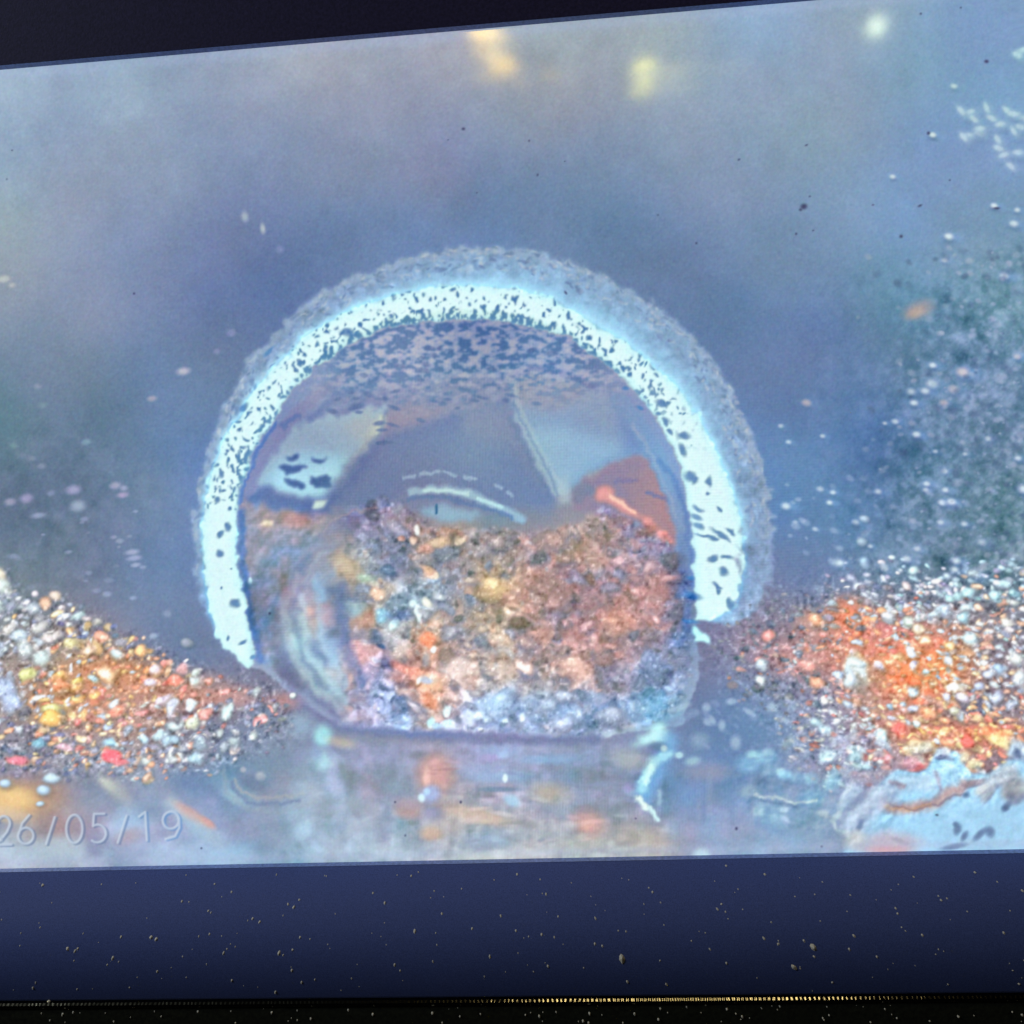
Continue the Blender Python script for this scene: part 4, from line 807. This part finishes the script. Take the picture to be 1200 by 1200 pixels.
# the display: one flat sheet, cut edge to edge into the things its picture shows
class Grid: pass
def px_of(x, z):
    """photo pixel that shows the point (x, 0, z) of the display (array version)"""
    P = np.stack([x-cam_pos.x, np.zeros_like(x)-cam_pos.y, z-cam_pos.z], -1)
    C = P @ np.array(M)                                   # world -> camera frame (M is orthogonal)
    return 600+F*C[..., 0]/-C[..., 2], 600-F*C[..., 1]/-C[..., 2]
STEP = PX*1.22
xl = at(-14, 600).x; xr = at(1214, 600).x
xs = np.concatenate([np.arange(x_left, xl, STEP*4), np.arange(xl, xr, STEP), np.arange(xr, x_right, STEP*4), [x_right]])
zs = np.linspace(z_bot, z_top, int((z_top-z_bot)/STEP)+1)
gx, gz = np.meshgrid(xs, zs)
pu, pv = px_of(gx, gz)
fx = np.clip(pu-CX0, 0, CW-2.001); fy = np.clip(pv-CY0, 0, CH-2.001)
ix = fx.astype(int); iy = fy.astype(int); tx = (fx-ix)[..., None]; ty = (fy-iy)[..., None]
val = (PIC[iy, ix]*(1-tx)+PIC[iy, ix+1]*tx)*(1-ty)+(PIC[iy+1, ix]*(1-tx)+PIC[iy+1, ix+1]*tx)*ty
lin = np.where(val <= 0.04045, val/12.92, ((val+0.055)/1.055)**2.4)
NZ, NX = gx.shape
regf = REGS[np.clip((pv[:-1, :-1]+pv[1:, 1:])/2-CY0, 0, CH-1).astype(int), np.clip((pu[:-1, :-1]+pu[1:, 1:])/2-CX0, 0, CW-1).astype(int)]

m_disp = bpy.data.materials.new("display"); m_disp.use_nodes = True
nt = m_disp.node_tree; b = nt.nodes["Principled BSDF"]
b.inputs["Base Color"].default_value = (0.004, 0.004, 0.005, 1); b.inputs["Roughness"].default_value = 0.068; b.inputs["Specular IOR Level"].default_value = 0.5
ca = nt.nodes.new("ShaderNodeVertexColor"); ca.layer_name = "picture"
nt.links.new(ca.outputs["Color"], b.inputs["Emission Color"]); b.inputs["Emission Strength"].default_value = 0.985

def region_mesh(name, rid):
    fi = np.argwhere(regf == rid)
    if len(fi) == 0: return None
    v00 = fi[:, 0]*NX+fi[:, 1]
    quads = np.stack([v00, v00+1, v00+NX+1, v00+NX], 1)
    uniq, inv = np.unique(quads, return_inverse=True); inv = inv.reshape(-1)
    co = np.zeros((len(uniq), 3), np.float32); co[:, 0] = gx.reshape(-1)[uniq]; co[:, 2] = gz.reshape(-1)[uniq]
    me = bpy.data.meshes.new(name); nq = len(quads)
    me.vertices.add(len(uniq)); me.vertices.foreach_set("co", co.ravel())
    me.loops.add(nq*4); me.loops.foreach_set("vertex_index", inv.astype(np.int32))
    me.polygons.add(nq); me.polygons.foreach_set("loop_start", np.arange(0, nq*4, 4, dtype=np.int32))
    me.update(calc_edges=True)
    a = me.color_attributes.new("picture", 'FLOAT_COLOR', 'POINT')
    c = np.ones((len(uniq), 4), np.float32); c[:, :3] = lin.reshape(-1, 3)[uniq]
    a.data.foreach_set("color", c.ravel())
    return me

screen = part("screen", region_mesh("screen", 0), m_disp, label="lit screen, its greater part a hazy blue grey pipe wall")
names = {1: ("joint_glare", "brilliant blue white ring of the pipe joint shown on the screen"), 8: ("joint_rim", "grey crumbling outer rim of the pipe joint shown on the screen"),
         2: ("inner_pipe", "speckled inside of the pipe beyond the joint shown on the screen"), 3: ("rubble_ball", "rounded mass of brown and pale rubble in the middle of the screen picture"),
         4: ("gravel", "orange and white gravel at the left of the screen picture"), 5: ("gravel", "orange and white gravel at the right of the screen picture"),
         6: ("water", "murky reflecting water along the foot of the screen picture"), 7: ("white_crust", "pale blue white crust in the lower right of the screen picture"),
         9: ("date_text", "thin embossed date 26/05/19 in the lower left of the screen")}
for rid, (n, lb) in names.items():
    me = region_mesh(n, rid)
    if me is None: continue
    o = link(n, me, screen, m_disp); tag(o, label=lb)

# ---- frame
m_bezel = grain(mat("black plastic", (0.020, 0.017, 0.060), 0.6, spec=0.12), 900, 0.30, 0.25, 1500)
m_low_b = grain(mat("black plastic with screen glow", (0.078, 0.108, 0.30), 0.6, spec=0.12), 2600, 0.22, 0.10, 3000)  # same plastic as above, the screen's blue glow painted into its base colour
m_lip = grain(mat("lip in glow blue", (0.16, 0.22, 0.50), 0.30), 900, 0.3)  # blue base colour stands in for screen light bleeding over the edge
m_back = mat("back shell", (0.012, 0.012, 0.014), 0.6)
H = 0.0021                                             # the inner lip
LEAN = 0.0150                                          # how far it swells towards the viewer
BW = 0.0405                                             # width of the lower frame
XL, XR = x_left, x_right
def rail(name, prof, x0, x1, m, **kw):
    o = prism_x(name, prof, x0, x1, monitor, m, smooth=False); o.matrix_parent_inverse = monitor_inv; tag(o, **kw); return o
# lower frame: leans out towards the viewer, ends in a rounded ledge
y0 = -0.0022
rail("bezel_glow_lip", [(0.003, z_bot), (-0.0001, z_bot), (y0, z_bot-0.0005), (0.003, z_bot-0.0006)], XL, XR, m_lip)
rail("bezel_glow_lip", [(0.003, z_top), (-0.0001, z_top), (y0, z_top+0.0005), (0.003, z_top+0.0006)], XL, XR, m_lip)
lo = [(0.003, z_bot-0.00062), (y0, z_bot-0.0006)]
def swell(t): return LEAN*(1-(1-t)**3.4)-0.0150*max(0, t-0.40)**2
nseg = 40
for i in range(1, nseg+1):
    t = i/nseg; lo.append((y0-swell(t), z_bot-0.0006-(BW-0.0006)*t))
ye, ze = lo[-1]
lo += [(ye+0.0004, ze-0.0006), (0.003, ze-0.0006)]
bez = rail("bezel", lo, XL-0.018, XR+0.018, m_low_b, label="wide dusty lower bezel with a painted-in bluish sheen")
# the metal edge strip under it and the lower shell
strip = [(ye+0.0006, ze-0.0007), (ye-0.0008, ze-0.0009), (ye-0.0014, ze-0.0015), (ye-0.0015, ze-0.0021), (ye-0.0010, ze-0.0027), (ye+0.0006, ze-0.0029)]
m_strip = mat("edge strip", (0.10, 0.092, 0.065), 0.14, metal=1.0)
nt = m_strip.node_tree; tc = nt.nodes.new("ShaderNodeTexCoord"); wv = nt.nodes.new("ShaderNodeTexWave"); wv.bands_direction = 'X'; wv.inputs["Scale"].default_value = 220; wv.inputs["Distortion"].default_value = 4.0
bp = nt.nodes.new("ShaderNodeBump"); bp.inputs["Strength"].default_value = 0.16; bp.inputs["Distance"].default_value = 0.0003
nt.links.new(tc.outputs["Object"], wv.inputs["Vector"]); nt.links.new(wv.outputs["Fac"], bp.inputs["Height"]); nt.links.new(bp.outputs["Normal"], nt.nodes["Principled BSDF"].inputs["Normal"])
rail("edge_strip", strip, XL-0.018, XR+0.018, m_strip, label="thin edge strip catching a golden glint")
m_low = grain(mat("lower shell", (0.013, 0.014, 0.008), 0.5), 700, 0.5, 0.3, 900)
rail("lower_shell", [(0.003, ze-0.0031), (ye-0.0004, ze-0.0031), (ye+0.0000, ze-0.006), (ye+0.004, ze-0.030), (0.003, ze-0.032)], XL-0.018, XR+0.018, m_low)
# upper and side frame
up = [(0.003, z_top+0.00062), (y0, z_top+0.0006), (y0-0.0010, z_top+0.034), (y0+0.0004, z_top+0.036), (0.003, z_top+0.036)]
rail("bezel", up, XL-0.018, XR+0.018, m_bezel, label="narrow black upper bezel")
def side(x_in, sgn):
    pr = [(0.003, 0.0001), (y0+0.0012, 0.0001), (y0, 0.0010), (y0-0.0008, 0.016), (y0+0.0004, 0.0178), (0.003, 0.0178)]
    vs_ = []
    for z in (z_bot-0.00005, z_top+0.00005):
        for (y, d) in pr: vs_.append((x_in+sgn*d, y, z))
    n = len(pr); fs = [(i, (i+1) % n, n+(i+1) % n, n+i) for i in range(n)]+[tuple(range(n)), tuple(range(n, 2*n))]
    me = bpy.data.meshes.new("bezel"); me.from_pydata(vs_, [], fs)
    bm = bmesh.new(); bm.from_mesh(me); bmesh.ops.recalc_face_normals(bm, faces=bm.faces); bm.to_mesh(me); bm.free()
    part("bezel", me, m_bezel)
side(XL, -1); side(XR, 1)
# back shell
bm = bmesh.new(); bmesh.ops.create_cube(bm, size=1)
bmesh.ops.scale(bm, vec=(XR-XL+0.034, 0.024, z_top-z_bot+0.035+BW+0.026), verts=bm.verts)
bmesh.ops.translate(bm, vec=((XL+XR)/2, 0.0165, (z_top+0.035+z_bot-BW-0.026)/2), verts=bm.verts)
bmesh.ops.bevel(bm, geom=bm.edges[:], offset=0.004, segments=2, affect='EDGES')
me = bpy.data.meshes.new("back_shell"); bm.to_mesh(me); bm.free(); part("back_shell", me, m_back)

# ---------------------------------------------------------------- dust on the lower frame
rnd = random.Random(4)
def bez_y(z):
    t = max(0, min(1, (z_bot-0.0006-z)/(BW-0.0006))); return y0-swell(t)
def bez_hit(px, py):
    Y = y0-0.003
    for _ in range(4):
        P = at(px, py, Y); Y = bez_y(P.z)
    return at(px, py, Y)
m_dust = mat("dust", (0.80, 0.74, 0.60), 0.8)
def fleck_bm(bm, c, ln, wd, ang, seed):
    r = random.Random(seed); n = 7
    up_ = Vector((math.sin(ang), 0, math.cos(ang))); sd = Vector((math.cos(ang), 0, -math.sin(ang))); out = Vector((0, -1, 0))
    ring = [bm.verts.new(c+up_*ln*math.cos(2*math.pi*i/n)*r.uniform(.8, 1.15)+sd*wd*math.sin(2*math.pi*i/n)*r.uniform(.8, 1.15)) for i in range(n)]
    top = bm.verts.new(c+out*wd*0.9+up_*ln*r.uniform(-.2, .3))
    for i in range(n): bm.faces.new((ring[i], ring[(i+1) % n], top))
    bm.faces.new(ring[::-1])
big = [(729,1123,5.6,3.2,-10),(953,1110,4.4,2.8,-35),(930,1133,4.2,2.5,-40),(486,1092,4.4,1.9,5),(145,1202,0,0,0),(451,1059,3.4,1.8,5),(344,1064,3.0,2.0,20),(177,1099,3.4,2.4,25),(183,1101,3.0,2.4,25),(50,1038,3.2,2.2,20),(57,1174,2.6,2.4,40),(653,1174,4.2,1.8,-5),
       (841,1066,2.8,1.6,-35),(1001,1097,2.8,1.6,-40),(1050,1065,2.4,1.4,-30),(1052,1071,2.2,1.5,-30),(327,1117,3.4,2.0,20),(296,1077,2.8,1.8,25),(304,1081,2.8,1.6,25),(587,1074,2.8,1.4,-10),(606,1025,2.4,1.7,0),(574,1121,2.8,1.4,0),(698,1077,3,1.4,-20),(706,1109,2.2,1.4,-20),(735,1150,2.6,1.6,-20),
       (954,1121,2.2,1.4,-40),(851,1015,2.2,1.6,-30),(79,1112,3,2.6,0),(132,1123,3,1.8,20),(91,1112,2.2,1.5,20),(262,1117,2.6,1.6,20),(342,1137,2.8,1.6,20),(323,1162,3,1.6,20),(117,1146,0,0,0),(642,1132,2.4,1.6,-10),(437,1047,2.2,1.4,5),(541,1042,1.8,1.2,0),(1071,1028,2,1.2,-40),(1169,1034,2,1.0,-40),(964,1034,1.8,1.0,-40)]
named = {0: "largest pale dust fleck, alone low on the lower bezel beneath the rubble", 1: "second largest pale dust fleck on the lower bezel, right of the middle", 2: "tilted pale dust fleck just below and left of a larger one on the lower bezel"}
bm = bmesh.new()
for k, (px, py, ln, wd, an) in enumerate(big):
    if ln == 0: continue
    P = bez_hit(px, py)
    if k in named:
        b1 = bmesh.new(); fleck_bm(b1, Vector((0, 0, 0)), ln*PX*1.15, wd*PX*1.0, R(an), 40+k); me = bpy.data.meshes.new("dust_fleck"); b1.to_mesh(me); b1.free()
        o = link("dust_fleck", me, None, m_dust); o.location = P; tag(o, named[k], "dust fleck", "large dust flecks on the lower bezel")
    else: fleck_bm(bm, P, ln*PX*1.0, wd*PX*0.8, R(an), 40+k)
for i in range(210):
    px = rnd.uniform(-60, 1260); py = rnd.uniform(1022, 1163)
    if py < 1018-0.0192*px+6: continue
    s_ = rnd.choice([0.6, 0.8, 1.0, 1.4]); an = 22-0.05*px+rnd.uniform(-12, 12)
    fleck_bm(bm, bez_hit(px, py), s_*PX*1.6*rnd.uniform(.8, 1.3), s_*PX*0.9, R(an), i)
me = bpy.data.meshes.new("dust"); bm.to_mesh(me); bm.free()
o = link("dust", me, None, m_dust); tag(o, "pale dust specks sprinkled over the dark lower bezel", "dust", kind="stuff")
# dust on the shell under the strip
bm = bmesh.new()
for i in range(90):
    px = rnd.uniform(0, 1220); py = rnd.uniform(1176, 1199)
    P = at(px, py, ye-0.0002); s_ = rnd.choice([0.6, .9, 1.3]); fleck_bm(bm, P, s_*PX*1.6, s_*PX, R(20-0.05*px), 900+i)
me = bpy.data.meshes.new("dust"); bm.to_mesh(me); bm.free()
o = link("dust", me, None, m_dust); tag(o, "sparse dust on the dark shell below the edge strip", "dust", kind="stuff")

# ---------------------------------------------------------------- lamps of the room, seen as reflections in the glass
def lamp_bar(bm, c, w, h, d=0.012, n=12):
    vs_ = []
    bmesh.ops.create_uvsphere(bm, u_segments=16, v_segments=10, radius=0.5, matrix=Matrix.Translation(c) @ Matrix.Diagonal((w, d, h, 1)))
T = 1.6
def px_size(n): return n*PX*(DIST+T)/DIST
def lamp(name, label, items, housing=True):
    c0 = mirror(items[0][0], items[0][1], T)
    root = empty(name, c0); tag(root, label, "lamp")
    for (px, py, w, h, col, es) in items:
        b_ = bmesh.new(); c = mirror(px, py, T)
        lamp_bar(b_, c-c0, px_size(w), px_size(h)); me = bpy.data.meshes.new("bulb"); b_.to_mesh(me); b_.free()
        link("bulb", me, root, mat("bulb glow", (.8, .8, .8), .5, emit=col, es=es))
    if housing:
        b_ = bmesh.new(); mx = max(i[2] for i in items); bmesh.ops.create_cube(b_, size=1)
        ys = [mirror(i[0], i[1], T).z-c0.z for i in items]
        bmesh.ops.scale(b_, vec=(px_size(mx)*1.15, 0.012, (max(ys)-min(ys))+px_size(16)), verts=b_.verts); bmesh.ops.translate(b_, vec=(0.0, -0.03, (max(ys)+min(ys))/2), verts=b_.verts)
        bmesh.ops.bevel(b_, geom=b_.edges[:], offset=0.003, segments=2, affect='EDGES')
        me = bpy.data.meshes.new("housing"); b_.to_mesh(me); b_.free(); link("housing", me, root, mat("housing", (.02, .02, .02), .6))
OR_ = (1.0, 0.62, 0.02)
lamp("room_lamp", "warm orange lamp of stacked bars reflected at the top of the screen",
     [(566, 36, 34, 15, OR_, 30), (578, 44, 40, 10, OR_, 14), (570, 60, 36, 9, OR_, 11), (585, 70, 36, 9, OR_, 15), (592, 79, 34, 8, OR_, 18), (578, 90, 56, 12, OR_, 6), (600, 99, 40, 8, OR_, 5), (645, 88, 20, 8, OR_, 6)])
lamp("room_lamp", "yellow white round lamp with a faint tail, reflected right of the orange lamp",
     [(757, 84, 32, 24, (1.0, .92, .10), 26.0), (785, 84, 100, 16, (1.0, .95, .4), 5.0), (840, 80, 80, 14, (1.0, .95, .5), 1.5), (757, 106, 40, 9, (1.0, .92, .10), 13.0), (790, 104, 70, 8, (1.0, .95, .4), 3.0)])
lamp("room_lamp", "small cool white spot lamp reflected at the upper right of the screen",
     [(1027, 31, 18, 19, (.86, 1.0, .62), 26.0)])

# two area lights: a warm room tube whose glint lies on the edge strip, a pale added fill to the left
def area(name, loc, aim, sx, sy, watt, col):
    ld = bpy.data.lights.new(name, 'AREA'); ld.shape = 'RECTANGLE'; ld.size = sx; ld.size_y = sy; ld.energy = watt; ld.color = col
    o = bpy.data.objects.new(name, ld); COL.objects.link(o); o.location = loc
    o.rotation_euler = (Vector(aim)-Vector(loc)).to_track_quat('-Z', 'Y').to_euler(); return o
pa = at(725, 1170, ye); pb = at(875, 1168, ye); pm = (pa+pb)/2
kx = 0.868/0.351
area("warm_tube", (pm.x+(pm.x-cam_pos.x)*kx, -0.40, 0.615), pm, (pb.x-pa.x)*(1+kx)*0.55, 0.05, 0.35, (1.0, .80, .42))
area("pale_fill", (-0.95, -0.70, 0.72), (-0.06, 0, -0.13), 0.35, 0.15, 6.0, (.80, .90, 1.0))  # unseen fill, added to brighten the lower bezel
